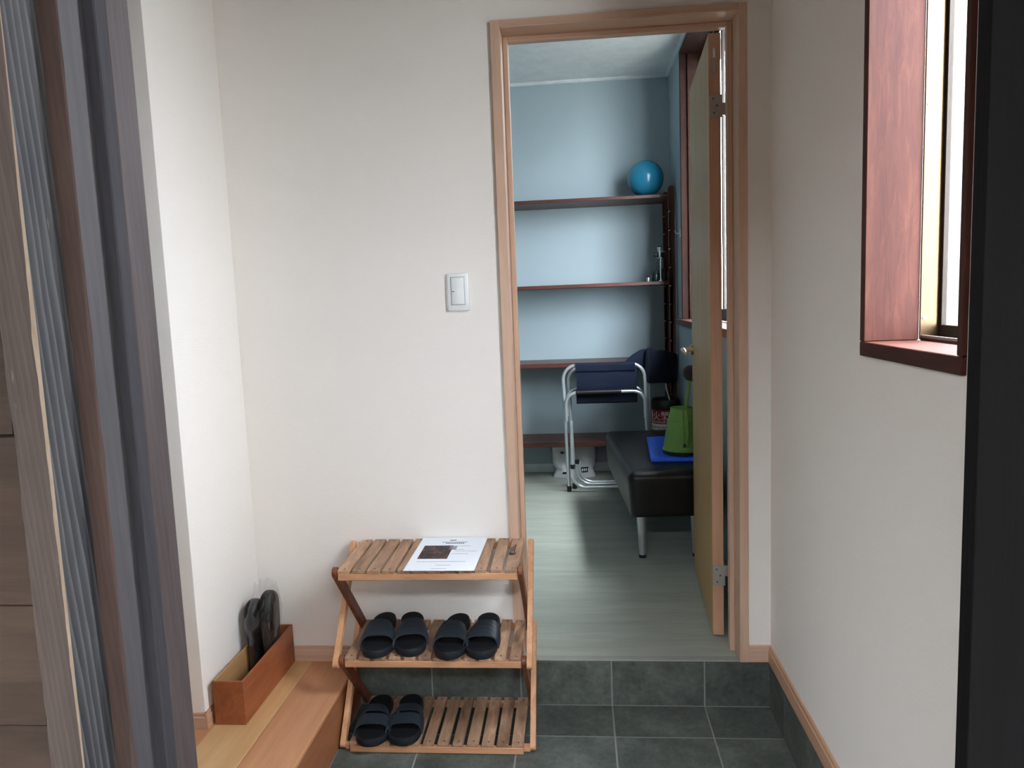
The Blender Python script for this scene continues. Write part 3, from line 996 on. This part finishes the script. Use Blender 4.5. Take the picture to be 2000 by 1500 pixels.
gm = 'black slide sandals on the middle shelf of the rack'
make_sandal('wide', 1, 0.252, 0.098, (-1.227, -0.272), (-1.243, -0.022), SH[1], 'leftmost black slide sandal on the middle rack shelf', gm)
make_sandal('wide', -1, 0.246, 0.098, (-1.107, -0.262), (-1.162, -0.018), SH[1], 'second sandal from the left on the middle shelf, turned toe right', gm)
make_sandal('wide', 1, 0.250, 0.098, (-1.007, -0.280), (-0.994, -0.030), SH[1], 'third sandal from the left on the middle shelf, toe turned slightly left', gm)
make_sandal('wide', -1, 0.250, 0.098, (-0.899, -0.276), (-0.902, -0.026), SH[1], 'rightmost black slide sandal on the middle rack shelf', gm)
gb = 'black two strap sandals on the bottom shelf of the rack'
make_sandal('double', 1, 0.235, 0.104, (-1.255, -0.288), (-1.262, -0.060), SH[2], 'left two strap black sandal on the bottom rack shelf beside the leg', gb)
make_sandal('double', -1, 0.232, 0.104, (-1.143, -0.281), (-1.168, -0.056), SH[2], 'right two strap black sandal on the bottom rack shelf beside the empty slats', gb)

# ---- long open wooden box on the step
bx = thing('wooden_box', 'long narrow open brown wooden box on the step against the left wall', 'box', (-1.6225, -0.19, 0.153))
X0, X1, Y0, Y1, Z0, Z1, TH = -1.668, -1.576, -0.389, -0.012, 0.1535, 0.286, 0.006
MB().box((X0, Y0, Z0), (X1, Y0 + TH, Z1), 0.0008).build('end_panel', 'box_wood', bx)
MB().box((X0, Y1 - TH, Z0), (X1, Y1, Z1), 0.0008).build('end_panel', 'box_wood', bx)
MB().box((X1 - TH, Y0 + TH, Z0), (X1, Y1 - TH, Z1), 0.0008).build('side_panel', 'box_wood', bx)
MB().box((X0, Y0 + TH, Z0), (X0 + TH, Y1 - TH, Z1), 0.0008).build('side_panel', 'box_inside', bx)
MB().box((X0 + TH, Y0 + TH, Z0), (X1 - TH, Y1 - TH, Z0 + TH)).build('bottom_panel', 'box_inside', bx)

# ---- black slippers standing in a clear bag inside the box
def slipper(xc, yc, z0, h, name_label, th):
    r = thing('slipper', name_label, 'slipper', (xc, yc, z0), 'new slippers standing in the clear bag')
    b = MB()
    rings = []
    for i in range(25):
        s = i / 24
        z = z0 + h * (0.5 - 0.5 * math.cos(PI * s))
        q = (z - z0) / h
        w = 0.044 * (min(1, math.sqrt(max(0.0004, 1 - (1 - min(1, (1 - q) / 0.16)) ** 2)))) * (0.86 + 0.14 * q)
        w *= min(1, (max(0.02, q) / 0.08)) ** 0.4
        d = th * (0.25 + 0.75 * math.sqrt(max(0, 1 - (1 - min(1, (1 - q) / 0.13)) ** 2))) * (1 if q < 0.45 else 1 + 0.32 * math.sin(PI * min(1, (q - 0.45) / 0.40) / 2))
        ring = []
        for k in range(20):
            a = 2 * PI * k / 20
            cx = math.copysign(abs(math.cos(a)) ** 0.7, math.cos(a))
            sy_ = math.copysign(abs(math.sin(a)) ** 0.7, math.sin(a))
            ring.append(b.bm.verts.new((xc + d * cx, yc + w * sy_, z)))
        rings.append(ring)
    for p, q in zip(rings, rings[1:]):
        for k in range(20):
            b.bm.faces.new((p[k], p[(k + 1) % 20], q[(k + 1) % 20], q[k]))
    b.bm.faces.new(rings[0][::-1])
    b.bm.faces.new(rings[-1])
    b.build('upper', 'slipper_black', r, SM)
    MB().box((xc - 0.004, yc - 0.038, z0 + 0.02), (xc + 0.004, yc - 0.0432, z0 + h * 0.7), 0.001).build('sole', 'sandal_footbed', r)
    return r


slipper(-1.6440, -0.140, 0.1600, 0.268, 'left of the two black slippers standing in the clear bag in the box', 0.0185)
slipper(-1.6000, -0.125, 0.1600, 0.290, 'right of the two black slippers standing in the clear bag, slightly taller', 0.0185)


def film(u, v):
    a = 2 * PI * u
    z = 0.1605 + 0.305 * v
    top = max(0, (v - 0.66) / 0.34)
    w = 0.0405 + 0.012 * math.sin(PI * min(1, max(0, v - 0.43) / 0.57)) - 0.011 * top ** 1.5
    d = 0.062 + 0.006 * math.sin(PI * v) - 0.034 * top ** 1.6
    cr = (0.5 - abs(noise.noise((math.cos(a) * 1.8, math.sin(a) * 1.8, v * 5)))) * 0.007 - 0.003 + (0.35 - abs(noise.noise((math.cos(a) * 3.4, math.sin(a) * 3.4, v * 9)))) * 0.0035
    if v < 0.40:
        cr *= 0.15
    x = -1.6230 + (w + cr) * math.copysign(abs(math.cos(a)) ** 0.75, math.cos(a)) * (1 - 0.0 * top) + 0.018 * top
    y = -0.128 + (d + cr) * math.copysign(abs(math.sin(a)) ** 0.75, math.sin(a))
    if v > 0.97:
        z += noise.noise((a * 1.5, 3, 1)) * 0.02 + 0.012
    return (max(x, -1.684), min(y, -0.02), z)


fm = MB().grid(film, 96, 84)
fm = tag(recenter(fm.build('plastic_bag', 'clear_film', None, math.radians(60)), (-1.623, -0.128, 0.16)), 'clear glossy plastic bag holding black slippers in the wooden box', 'bag')

# ================================================================== FAR ROOM
# ---- door leaf standing open
H0, H1 = Vector((-0.1335, 0.165)), Vector((-0.092, 0.830))
dl = thing('door_leaf', 'beige wooden room door standing open against the right side', 'door', (H0.x, H0.y, 0.166))
dirv = (H1 - H0).normalized()
nv = Vector((-dirv.y, dirv.x))     # towards the room (left face)
def P2(s, t_):
    q = H0 + dirv * s + nv * t_
    return (q.x, q.y)
LL = (H1 - H0).length
b = MB()
b.prism([P2(0.0, -0.0165), P2(LL, -0.0165), P2(LL, 0.0165), P2(0.0, 0.0165)], 'xy', 0.167, 2.156)
b.build('core', 'door_edge', dl)
MB().prism([P2(0.0005, 0.0165), P2(LL, 0.0165), P2(LL, 0.0185), P2(0.0005, 0.0185)], 'xy', 0.167, 2.156).build('face_panel', 'door_face', dl)
MB().prism([P2(0.0005, -0.0185), P2(LL, -0.0185), P2(LL, -0.0165), P2(0.0005, -0.0165)], 'xy', 0.167, 2.156).build('face_panel', 'door_face', dl)
for z0, z1 in ((1.897, 1.968), (0.345, 0.417)):
    h = MB().box((-0.1515, 0.1605, z0), (-0.1105, 0.1645, z1), 0.0008)
    up = z1 if z0 < 1 else z0 + 0.045
    h.box((-0.111, 0.160, up - 0.038), (-0.1, 0.1655, up), 0.001)
    hh = h.build('hinge', 'nickel', dl)
    s = MB()
    for (dx, dz) in ((0.012, 0.012), (0.022, 0.034), (0.01, 0.056)):
        s.lathe([(0.003, 0), (0.0025, 0.001)], (0, 0, 0), 10) if False else s.box((-0.1515 + dx, 0.1597, z0 + dz), (-0.1515 + dx + 0.005, 0.1607, z0 + dz + 0.005), 0.0015)
    stuff(s.build('screw', 'dark_mark', hh))
    MB().tube([(-0.0995, 0.150, z0 - 0.02 if z0 < 1 else z0), (-0.0995, 0.150, z1)], 0.0045, 10).build('hinge_barrel', 'nickel', dl, SM)
MB().box((-0.1435, 0.162, 2.035), (-0.129, 0.1646, 2.076), 0.0008).build('edge_plate', 'nickel', dl)
MB().box((-0.139, 0.161, 2.08), (-0.131, 0.1646, 2.112), 0.002).build('edge_clip', 'white_plastic', dl)
# lever handle
hp = Vector(P2(LL - 0.055, 0.0185))
hb = MB()
hb.tube([(hp.x, hp.y, 1.112), (hp.x + nv.x * 0.012, hp.y + nv.y * 0.012, 1.112)], 0.022, 20)
hb.tube([(hp.x, hp.y, 1.112), (hp.x + nv.x * 0.045, hp.y + nv.y * 0.045, 1.112)], 0.008, 12)
hd = hb.build('handle_rose', 'brass', dl, SM)
q0 = hp + nv * 0.042
MB().tube([(q0.x + dirv.x * 0.012, q0.y + dirv.y * 0.012, 1.112), (q0.x - dirv.x * 0.02, q0.y - dirv.y * 0.02, 1.112), (q0.x - dirv.x * 0.10, q0.y - dirv.y * 0.10, 1.110), (q0.x - dirv.x * 0.118, q0.y - dirv.y * 0.118, 1.106)], [0.0095, 0.0095, 0.0085, 0.006], 14).build('handle_lever', 'brass', hd, SM)

# ---- shelf unit on the back wall
su = thing('shelf_unit', 'dark brown four shelf wooden unit along the back wall', 'shelf', (-0.8, 2.5, 0.156))
YF = 2.35
for zt_, th in ((1.953, 0.021), (1.4262, 0.022), (0.9335, 0.028), (0.424, 0.032)):
    MB().box((-1.75, YF + 0.004, zt_ - th), (-0.010, YB - 0.004, zt_), 0.002).build('shelf_board', 'shelf_wood', su)
for yp in (YF, YB - 0.045):
    for xp, s in ((-0.009, 1), (-1.79, 1)):
        xa, xb = xp, xp + 0.035
        pts = [(xb, 0.1565), (xb, 1.992), (xb - 0.008, 2.0), (xa + 0.008, 2.0), (xa, 1.992)]
        z = 1.86
        while z > 0.3:
            pts += [(xa, z), (xa + 0.009, z - 0.004), (xa + 0.009, z - 0.017), (xa, z - 0.021)]
            z -= 0.113
        pts += [(xa, 0.1565)]
        b = MB()
        n = len(pts)
        vs = [b.bm.verts.new((p[0], yp, p[1])) for p in pts]
        f = b.bm.faces.new(vs)
        bmesh.ops.triangulate(b.bm, faces=[f])
        ge = bmesh.ops.extrude_face_region(b.bm, geom=list(b.bm.faces))
        bmesh.ops.translate(b.bm, vec=(0, 0.04, 0), verts=[e for e in ge['geom'] if isinstance(e, bmesh.types.BMVert)])
        pst2 = b.build('post', 'shelf_post_wood', su)
        pg = MB()
        z = 1.86
        while z > 0.3:
            pg.tube([(xa + 0.004, yp - 0.003, z - 0.0135), (xa + 0.004, yp + 0.037, z - 0.0135)], 0.0052, 8)
            z -= 0.113
        stuff(pg.build('pegs', 'nickel', pst2, SM))

# ball on the top shelf
tag(recenter(MB().sphere((-0.136, 2.455, 1.953 + 0.1115), 0.1115, 48, 32).build('ball', 'ball_vinyl', None, PI), (-0.136, 2.455, 1.953)), 'shiny blue ball on the right end of the top shelf', 'ball')

# small things on the second shelf
zs2 = 1.4268
gj = 'dark green jars on the second shelf'
for (x, y, r_, h, lb) in ((-0.088, 2.40, 0.026, 0.062, 'squat dark green jar at the front of the second shelf end'), (-0.040, 2.425, 0.030, 0.075, 'larger dark green jar beside the shelf post on the second shelf')):
    j = thing('jar', lb, 'jar', (x, y, zs2), gj)
    MB().lathe([(r_ * 0.9, 0), (r_, 0.004), (r_, h * 0.62), (r_ * 0.82, h * 0.78)], (x, y, zs2), 24).build('jar_body', 'dark_green', j, SM)
    MB().lathe([(r_ * 0.84, h * 0.78), (r_ * 0.84, h * 0.98), (r_ * 0.78, h)], (x, y, zs2), 24).build('jar_lid', 'black_plastic', j, SM)
dsx, dsy = -0.071, 2.355 + 0.02
ds = thing('glass_stand', 'small glass plate on a thin white stem with a chrome cone on the second shelf', 'stand', (-0.062, 2.378, zs2))
MB().lathe([(0.010, 0), (0.010, 0.003), (0.004, 0.008), (0.003, 0.02), (0.003, 0.137)], (-0.062, 2.366, zs2), 16).build('stem', 'cord_white', ds, SM)
MB().lathe([(0.044, 0), (0.045, 0.002), (0.045, 0.006), (0.044, 0.008)], (-0.062, 2.387, zs2 + 0.137), 32).build('plate', 'plate_glass', ds, SM)
MB().lathe([(0.004, 0.0), (0.012, 0.055), (0.013, 0.062)], (-0.066, 2.372, zs2 + 0.1455), 20).build('cone', 'steel', ds, SM)
MB().lathe([(0.0135, 0.062), (0.0138, 0.068), (0.010, 0.069)], (-0.066, 2.372, zs2 + 0.1455), 20).build('cone_rim', 'black_plastic', ds, SM)
tag(recenter(MB().box((-0.103, 2.392, zs2 + 0.1455), (-0.030, 2.418, zs2 + 0.176), 0.003, 2).build('green_case', 'dark_green', None, SM), (-0.066, 2.405, zs2 + 0.1455)), 'small dark green case lying on the glass plate', 'case')
cn = thing('canister', 'tiny silver canister standing left of the green jars', 'canister', (-0.137, 2.385, zs2))
MB().lathe([(0.011, 0), (0.0115, 0.002), (0.0115, 0.022), (0.010, 0.025)], (-0.137, 2.385, zs2), 20).build('can_body', 'steel', cn, SM)
MB().lathe([(0.0105, 0.025), (0.0105, 0.033), (0.009, 0.035)], (-0.137, 2.385, zs2), 20).build('can_lid', 'black_plastic', cn, SM)

# wall hook beside the window
hk = thing('wall_hook', 'small white hook on the right wall of the far room', 'hook', (WR, 2.17, 1.69))
MB().box((WR - 0.008, 2.155, 1.675), (WR, 2.19, 1.725), 0.002, 2).build('hook_plate', 'white_plastic', hk, SM)
MB().tube([(WR - 0.006, 2.172, 1.70), (WR - 0.026, 2.172, 1.695), (WR - 0.034, 2.172, 1.702), (WR - 0.036, 2.172, 1.715)], 0.004, 8).build('hook_arm', 'white_plastic', hk, SM)

# ---- bench
bn_ang = math.radians(3.2)
bn = thing('bench', 'black padded leather bench on steel legs behind the open door', 'bench', (-0.20, 1.40, 0.156))
BX0, BX1, BY0, BY1 = -0.215, 0.195, -0.53, 0.53     # local
def bench_top():
    b = MB()
    x0, x1, y0, y1, z0, z1 = BX0, BX1, BY0, BY1, 0.215, 0.418
    NX, NY, NZ = 10, 20, 8
    r = 0.035
    def pt(x, y, z):
        # rounded box by clamping
        cx = min(max(x, x0 + r), x1 - r)
        cy = min(max(y, y0 + r), y1 - r)
        cz = min(max(z, z0 + 0.018), z1 - r)
        d = Vector((x - cx, y - cy, z - cz))
        if d.length > 1e-6 and sum(abs(k) > 1e-6 for k in d) > 1:
            d = d.normalized() * min(r, max(abs(k) for k in d))
        p = Vector((cx, cy, cz)) + d
        # slightly narrower towards the base, crowned top
        t_ = (z - z0) / (z1 - z0)
        s = 0.955 + 0.045 * min(1, t_ / 0.8)
        xm, ym = (x0 + x1) / 2, (y0 + y1) / 2
        p.x = xm + (p.x - xm) * s
        p.y = ym + (p.y - ym) * (0.985 + 0.015 * min(1, t_ / 0.8))
        return p
    def lsp(a, c, n, e):
        return [a, a + e * 0.33, a + e * 0.66, a + e] + [a + e + (c - a - 2 * e) * k / n for k in range(1, n)] + [c - e, c - e * 0.66, c - e * 0.33, c]
    X, Y, Z = lsp(x0, x1, NX, r), lsp(y0, y1, NY, r), lsp(z0, z1, NZ, 0.03)
    def face(A, B, f):
        g_ = [[b.bm.verts.new(pt(*f(a, c))) for c in B] for a in A]
        for i in range(len(A) - 1):
            for j in range(len(B) - 1):
                b.bm.faces.new((g_[i][j], g_[i + 1][j], g_[i + 1][j + 1], g_[i][j + 1]))
    for z in (z0, z1):
        face(X, Y, lambda a, c: (a, c, z))
    for y in (y0, y1):
        face(X, Z, lambda a, c: (a, y, c))
    for x in (x0, x1):
        face(Y, Z, lambda a, c: (x, a, c))
    bmesh.ops.remove_doubles(b.bm, verts=b.bm.verts, dist=0.0008)
    return b


def local(b, nm, mt, par):
    o = b.build(nm, mt, None, SM)
    o.parent = par
    return o


local(bench_top(), 'seat_cushion', 'black_leather', bn)
sm = MB()
for (xa, ya, xb, yb) in ((BX0 + 0.03, BY0 + 0.03, BX1 - 0.03, BY0 + 0.03), (BX0 + 0.03, BY0 + 0.03, BX0 + 0.03, BY1 - 0.03)):
    sm.tube([(xa, ya, 0.4165), (xb, yb, 0.4165)], 0.0028, 8)
stuff(local(sm, 'seam', 'black_leather', bn))
for (x, y) in ((-0.145, -0.42), (0.098, -0.42), (-0.045, 0.40), (0.115, 0.40)):
    l = local(MB().lathe([(0.015, 0.012), (0.024, 0.214), (0.026, 0.22)], (x, y, 0), 24), 'leg', 'steel', bn)
    local(MB().lathe([(0.0165, 0.0), (0.0165, 0.014)], (x, y, 0), 20), 'foot_cap', 'black_plastic', l)
bn.rotation_euler = (0, 0, bn_ang)

# ---- blue plastic board on the bench
BT = 0.156 + 0.4185
bp_ = thing('blue_board', 'bright blue plastic board lying on the bench', 'board', (-0.12, 1.34, BT))
def blue_pts(i):
    c = [(-0.268, 1.06), (0.012, 1.055), (0.012, 1.62), (-0.235, 1.615)]
    cx, cy = sum(p[0] for p in c) / 4, sum(p[1] for p in c) / 4
    return [(cx + (p[0] - cx) * i, cy + (p[1] - cy) * i) for p in c]
MB().prism(blue_pts(1.0), 'xy', BT, BT + 0.014, 0.005, 3).build('panel', 'blue_plastic', bp_, SM)
rim = MB()
cc = blue_pts(0.97)
for p, q in zip(cc, cc[1:] + cc[:1]):
    rim.tube([(p[0], p[1], BT + 0.0145), (q[0], q[1], BT + 0.0145)], 0.003, 8)
rim.build('rim', 'blue_plastic', bp_, SM)
BTOP = BT + 0.0145

# ---- green pitcher
pcx, pcy = -0.106, 1.20
pt_ = thing('pitcher', 'green tapered plastic pitcher with a black base on the blue board', 'pitcher', (pcx, pcy, BTOP))
MB().lathe([(0.089, 0.0), (0.092, 0.003), (0.092, 0.014), (0.088, 0.016)], (pcx, pcy, BTOP), 40).build('base', 'black_plastic', pt_, SM)
prof_o = [(0.088, 0.016), (0.0925, 0.018), (0.0925, 0.024), (0.089, 0.027), (0.0665, 0.150), (0.0675, 0.153), (0.0675, 0.158), (0.0650, 0.160), (0.0520, 0.212), (0.0535, 0.214), (0.0535, 0.219)]
prof_i = [(0.0505, 0.219), (0.049, 0.212), (0.063, 0.156), (0.084, 0.03), (0.02, 0.028)]
MB().lathe(prof_o + prof_i, (pcx, pcy, BTOP), 40, caps=False).lathe([(0.02, 0.028), (0.001, 0.028)], (pcx, pcy, BTOP), 40, caps=False).build('body', 'green_plastic', pt_, SM)
# handle facing the camera: a strap standing off the body
def hpt(ang, r, z):
    return (pcx + r * math.sin(ang), pcy - r * math.cos(ang), BTOP + z)
hm = MB()
for da in (-0.13, 0.13):
    hm.tube([hpt(0.03 + da, 0.054, 0.206), hpt(0.03 + da, 0.072, 0.200), hpt(0.03 + da * 0.9, 0.089, 0.17), hpt(0.03 + da * 0.8, 0.098, 0.12), hpt(0.03 + da * 0.8, 0.100, 0.08), hpt(0.03 + da * 0.8, 0.094, 0.052), hpt(0.03 + da * 0.8, 0.083, 0.045)], 0.0052, 10)
hm.shell(lambda u, v: hpt(0.03 + (v - 0.5) * 0.22, 0.074 + 0.026 * math.sin(PI * min(1, u * 1.15) * 0.62), 0.200 - 0.15 * u), lambda u, v: hpt(0.03 + (v - 0.5) * 0.22, 0.070 + 0.026 * math.sin(PI * min(1, u * 1.15) * 0.62), 0.200 - 0.15 * u), 12, 2)
hn = hm.build('handle', 'green_plastic', pt_, SM)
MB().box((pcx - 0.006, pcy - 0.1045, BTOP + 0.046), (pcx + 0.002, pcy - 0.0975, BTOP + 0.062), 0.001).build('latch', 'black_plastic', hn)

# ---- plunger standing in the pitcher
pl = thing('plunger', 'green handled plunger with dark round head standing in the pitcher', 'plunger', (-0.1, 1.21, BTOP + 0.03))
MB().tube([(-0.120, 1.195, BTOP + 0.032), (-0.083, 1.222, BTOP + 0.212), (-0.060, 1.243, BTOP + 0.345)], [0.0095, 0.0095, 0.0085], 14).build('handle', 'green_plastic', pl, SM)
hd_ = MB().lathe([(0.010, -0.004), (0.020, 0.0), (0.033, 0.014), (0.038, 0.034), (0.036, 0.052), (0.024, 0.066), (0.008, 0.071)], (0, 0, 0), 28)
hd_.build('head', 'dark_rubber', pl, SM, Matrix.Translation((-0.0595, 1.2445, BTOP + 0.343)) @ Matrix.Rotation(math.radians(12), 4, 'Y') @ Matrix.Rotation(math.radians(-8), 4, 'X'))

# ---- folded director's chair
fc = thing('folding_chair', 'folded camping chair with aluminium tubes and navy fabric by the shelves', 'chair', (-0.42, 2.17, 0.156))


def arc(c, r, a0, a1, n=8):
    return [(c[0] + r * math.cos(a0 + (a1 - a0) * k / n), c[1] + r * math.sin(a0 + (a1 - a0) * k / n)) for k in range(n + 1)]


def loop_top(xl, xr, zt_, r, zl, zr, xl0, xr0):
    """inverted U: from the left foot up, over the arm and down at the right"""
    return [(xl0, zl)] + arc((xl + r, zt_ - r), r, PI, PI / 2) + arc((xr - r, zt_ - r), r, PI / 2, 0) + [(xr0, zr)]


def xyz(pts, y):
    return [(p[0], y, p[1]) for p in pts]


TR = 0.0108
def chair_tube(name, pts, y, r=TR):
    return MB().tube(xyz(pts, y), r, 14).build(name, 'aluminium_tube', fc, SM)


chair_tube('arm_frame', loop_top(-0.681, -0.190, 0.937, 0.085, 0.185, 0.185, -0.664, -0.170), 2.145)
chair_tube('arm_frame', loop_top(-0.650, -0.180, 0.915, 0.075, 0.185, 0.185, -0.630, -0.160), 2.215)
chair_tube('seat_frame', loop_top(-0.668, -0.190, 0.774, 0.075, 0.60, 0.56, -0.668, -0.186), 2.120, 0.0100)
chair_tube('seat_frame', loop_top(-0.662, -0.190, 0.792, 0.075, 0.62, 0.60, -0.660, -0.186), 2.190, 0.0095)
# skids: U tubes along the floor
def loop_bottom(xl, xr, zb_, r, zt_):
    return [(xl, zt_)] + arc((xl + r, zb_ + r), r, PI, 1.5 * PI) + arc((xr - r, zb_ + r), r, 1.5 * PI, 2 * PI) + [(xr, zt_)]


chair_tube('skid', loop_bottom(-0.640, -0.182, 0.187, 0.075, 0.60), 2.125, 0.0105)
chair_tube('skid', loop_bottom(-0.612, -0.20, 0.184, 0.085, 0.32), 2.215, 0.0100)
chair_tube('skid', loop_bottom(-0.598, -0.21, 0.190, 0.085, 0.32), 2.245, 0.0090)
for (x, y) in ((-0.664, 2.145), (-0.630, 2.215), (-0.170, 2.145), (-0.160, 2.215)):
    MB().lathe([(0.0135, 0.0), (0.0135, 0.034), (0.012, 0.036)], (x, y, 0.1565), 16).build('foot_cap', 'black_plastic', fc, SM)
for (x, y, z) in ((-0.640, 2.125, 0.305), (-0.612, 2.215, 0.315)):
    MB().lathe([(0.0135, 0), (0.0145, 0.004), (0.0145, 0.022), (0.0135, 0.026)], (x, y, z), 16).build('collar', 'black_plastic', fc, SM)
chair_tube('back_upright', [(-0.186, 0.185), (-0.182, 0.55), (-0.178, 0.96)], 2.172, 0.0095)
chair_tube('back_upright', [(-0.163, 0.30), (-0.160, 0.55), (-0.158, 0.90)], 2.225, 0.0095)


def cloth(name, x0, x1, z0, z1, y, th, mat, sag=0.006, seed=0.0):
    def f(off):
        def g_(u, v):
            x = x0 + (x1 - x0) * u
            z = z0 + (z1 - z0) * v
            wv = noise.noise((x * 7 + seed, z * 9, seed)) * 0.007 + noise.noise((x * 18, z * 22 + seed, 2)) * 0.002
            e = 1 - (2 * abs(v - 0.5)) ** 6
            return (x, y - off * (0.4 + 0.6 * e) + wv, z - sag * math.sin(PI * u) * (v * 0.8 + 0.2))
        return g_
    return MB().shell(f(th / 2), f(-th / 2), 20, 14).build(name, mat, fc, SM)


cloth('arm_cover', -0.606, -0.248, 0.893, 0.952, 2.140, 0.036, 'navy_fabric', 0.004, 1.0)
cloth('side_flap', -0.600, -0.240, 0.778, 0.905, 2.136, 0.014, 'navy_fabric', 0.004, 4.0)
MB().tube([(-0.607, 2.120, 0.774), (-0.335, 2.120, 0.774)], 0.0135, 14).build('tube_cover', 'black_plastic', fc, SM)
cloth('seat_fold', -0.604, -0.236, 0.700, 0.775, 2.165, 0.03, 'dark_navy_fabric', 0.004, 7.0)


def back_outline():
    return [(-0.305, 0.942), (-0.262, 0.985), (-0.215, 1.015), (-0.175, 1.024), (-0.130, 1.020), (-0.085, 0.998), (-0.02, 0.990), (0.004, 0.988), (0.010, 0.975), (0.006, 0.82), (-0.002, 0.812), (-0.17, 0.812), (-0.197, 0.83), (-0.215, 0.90), (-0.245, 0.925)]


bk = MB()
ol = back_outline()
bk.prism([p for p in ol if p[0] > -0.205], 'xz', 2.165, 2.215, 0.012, 3)
bk.build('backrest', 'dark_navy_fabric', fc, SM)
MB().prism([(-0.305, 0.942), (-0.262, 0.985), (-0.215, 1.013), (-0.178, 1.022), (-0.19, 0.84), (-0.215, 0.90), (-0.245, 0.925)], 'xz', 2.172, 2.205, 0.008, 3).build('backrest_fold', 'navy_fabric', fc, SM)
MB().tube([(-0.168, 2.156, 1.015), (-0.172, 2.155, 0.92), (-0.178, 2.156, 0.822)], [0.016, 0.022, 0.018], 12).build('sleeve', 'dark_navy_fabric', fc, SM)

# ---- fire extinguisher holder
ex, ey, er = -0.056, 2.262, 0.084
fe = thing('fire_extinguisher', 'red fire extinguisher canister with black top behind the bench', 'fire extinguisher', (ex, ey, 0.156))
MB().lathe([(er * 0.98, 0.0), (er, 0.006), (er, 0.485)], (ex, ey, 0.1565), 48).build('cylinder', 'dark_red', fe, SM)
MB().lathe([(er + 0.0006, 0.40), (er + 0.0012, 0.402), (er + 0.0012, 0.483), (er + 0.0006, 0.485)], (ex, ey, 0.1565), 48, caps=False).build('label_band', 'red_paint', fe, SM)
MB().lathe([(er + 0.0006, 0.36), (er + 0.0012, 0.362), (er + 0.0012, 0.398), (er + 0.0006, 0.40)], (ex, ey, 0.1565), 48, caps=False).build('label_strip', 'print_white', fe, SM)
MB().lathe([(er + 0.002, 0.485), (er + 0.004, 0.49), (er + 0.004, 0.535), (er - 0.004, 0.548), (er - 0.03, 0.552), (0.02, 0.553)], (ex, ey, 0.1565), 48).build('top_cover', 'black_plastic', fe, SM)
hose = MB().tube([(-0.040, 2.19, 0.705), (-0.050, 2.18, 0.74), (-0.060, 2.18, 0.78), (-0.062, 2.18, 0.806)], 0.0042, 8)
hose.build('cord', 'cord_white', fe, SM)


def text_on_cylinder(txt, size, z, a_mid, mat, name, parent, xsc=1.0):
    cu = bpy.data.curves.new('text', 'FONT')
    cu.body = txt
    cu.size = size
    cu.align_x = 'CENTER'
    cu.offset = size * 0.012
    tmp = bpy.data.objects.new('text', cu)
    COL.objects.link(tmp)
    dg = bpy.context.evaluated_depsgraph_get()
    me = bpy.data.meshes.new_from_object(tmp.evaluated_get(dg))
    bpy.data.objects.remove(tmp)
    bm = bmesh.new()
    bm.from_mesh(me)
    R_ = er + 0.0018
    for v in bm.verts:
        a = a_mid + v.co.x * xsc / R_
        v.co = Vector((ex + R_ * math.sin(a), ey - R_ * math.cos(a), z + v.co.y))
    b = MB()
    b.bm.free()
    b.bm = bm
    return stuff(b.build(name, mat, parent))


text_on_cylinder('消火器', 0.058, 0.1565 + 0.428, -0.82, 'print_white', 'label_text', fe, 0.95)
text_on_cylinder('FIRE EXTINGUISHER', 0.019, 0.1565 + 0.406, -0.7, 'print_white', 'label_text', fe, 0.9)
text_on_cylinder('FIRE EXTINGUISHER', 0.017, 0.1565 + 0.374, -0.7, 'print_black', 'label_text', fe, 0.9)

# ---- white carrier bag under the lowest shelf
cbg = thing('carrier_bag', 'crumpled white plastic carrier bag on the floor under the lowest shelf', 'bag', (-0.64, 2.52, 0.156))


def bag_surf(off):
    def f(u, v):
        x = -0.775 + 0.285 * u
        z = 0.158 + 0.222 * v
        w = math.sin(PI * u) ** 0.5 * (0.055 - 0.03 * v)
        n_ = noise.noise((x * 16, z * 14, 3)) * 0.016 + noise.noise((x * 40, z * 44, 8)) * 0.006
        zt_ = z + (noise.noise((u * 9, 2.3, 4)) * 0.018 - 0.010) * max(0, (v - 0.7) / 0.3)
        pinch = 0.018 * math.exp(-((v - 0.22) / 0.12) ** 2)
        x += pinch * (1 if u < 0.5 else -1) * abs(u - 0.5) * 2
        return (x, 2.53 + off * (w + n_ * (0.6 if off < 0 else 0.2) + 0.004), zt_)
    return f


MB().shell(bag_surf(-1), bag_surf(1), 30, 24).build('bag_body', 'bag_white', cbg, math.radians(70))
pm = MB()
def bag_patch(b, u0, u1, v0, v1, n=5):
    f = bag_surf(-1)
    def g_(d):
        def k(u, v):
            p = f(u0 + (u1 - u0) * u, v0 + (v1 - v0) * v)
            return (p[0], p[1] - d, p[2])
        return k
    b.shell(g_(0.0014), g_(0.0004), n, n)
bag_patch(pm, 0.66, 0.86, 0.16, 0.32)
for k in range(5):
    bag_patch(pm, 0.17 + 0.02 * abs(k - 2), 0.29 - 0.02 * abs(k - 2), 0.72 + 0.018 * k, 0.736 + 0.018 * k, 2)
bag_patch(pm, 0.20, 0.30, 0.12, 0.19)
stuff(pm.build('bag_print', 'print_black', cbg))
wp = MB()
for k in range(3):
    u = 0.70 + k * 0.05
    f = bag_surf(-1)
    def g2(d, u=u):
        def k2(a, c):
            p = f(u + 0.028 * a, 0.205 + 0.07 * c)
            return (p[0], p[1] - d, p[2])
        return k2
    wp.shell(g2(0.0022), g2(0.0012), 2, 2)
stuff(wp.build('bag_print_mark', 'print_white', cbg))
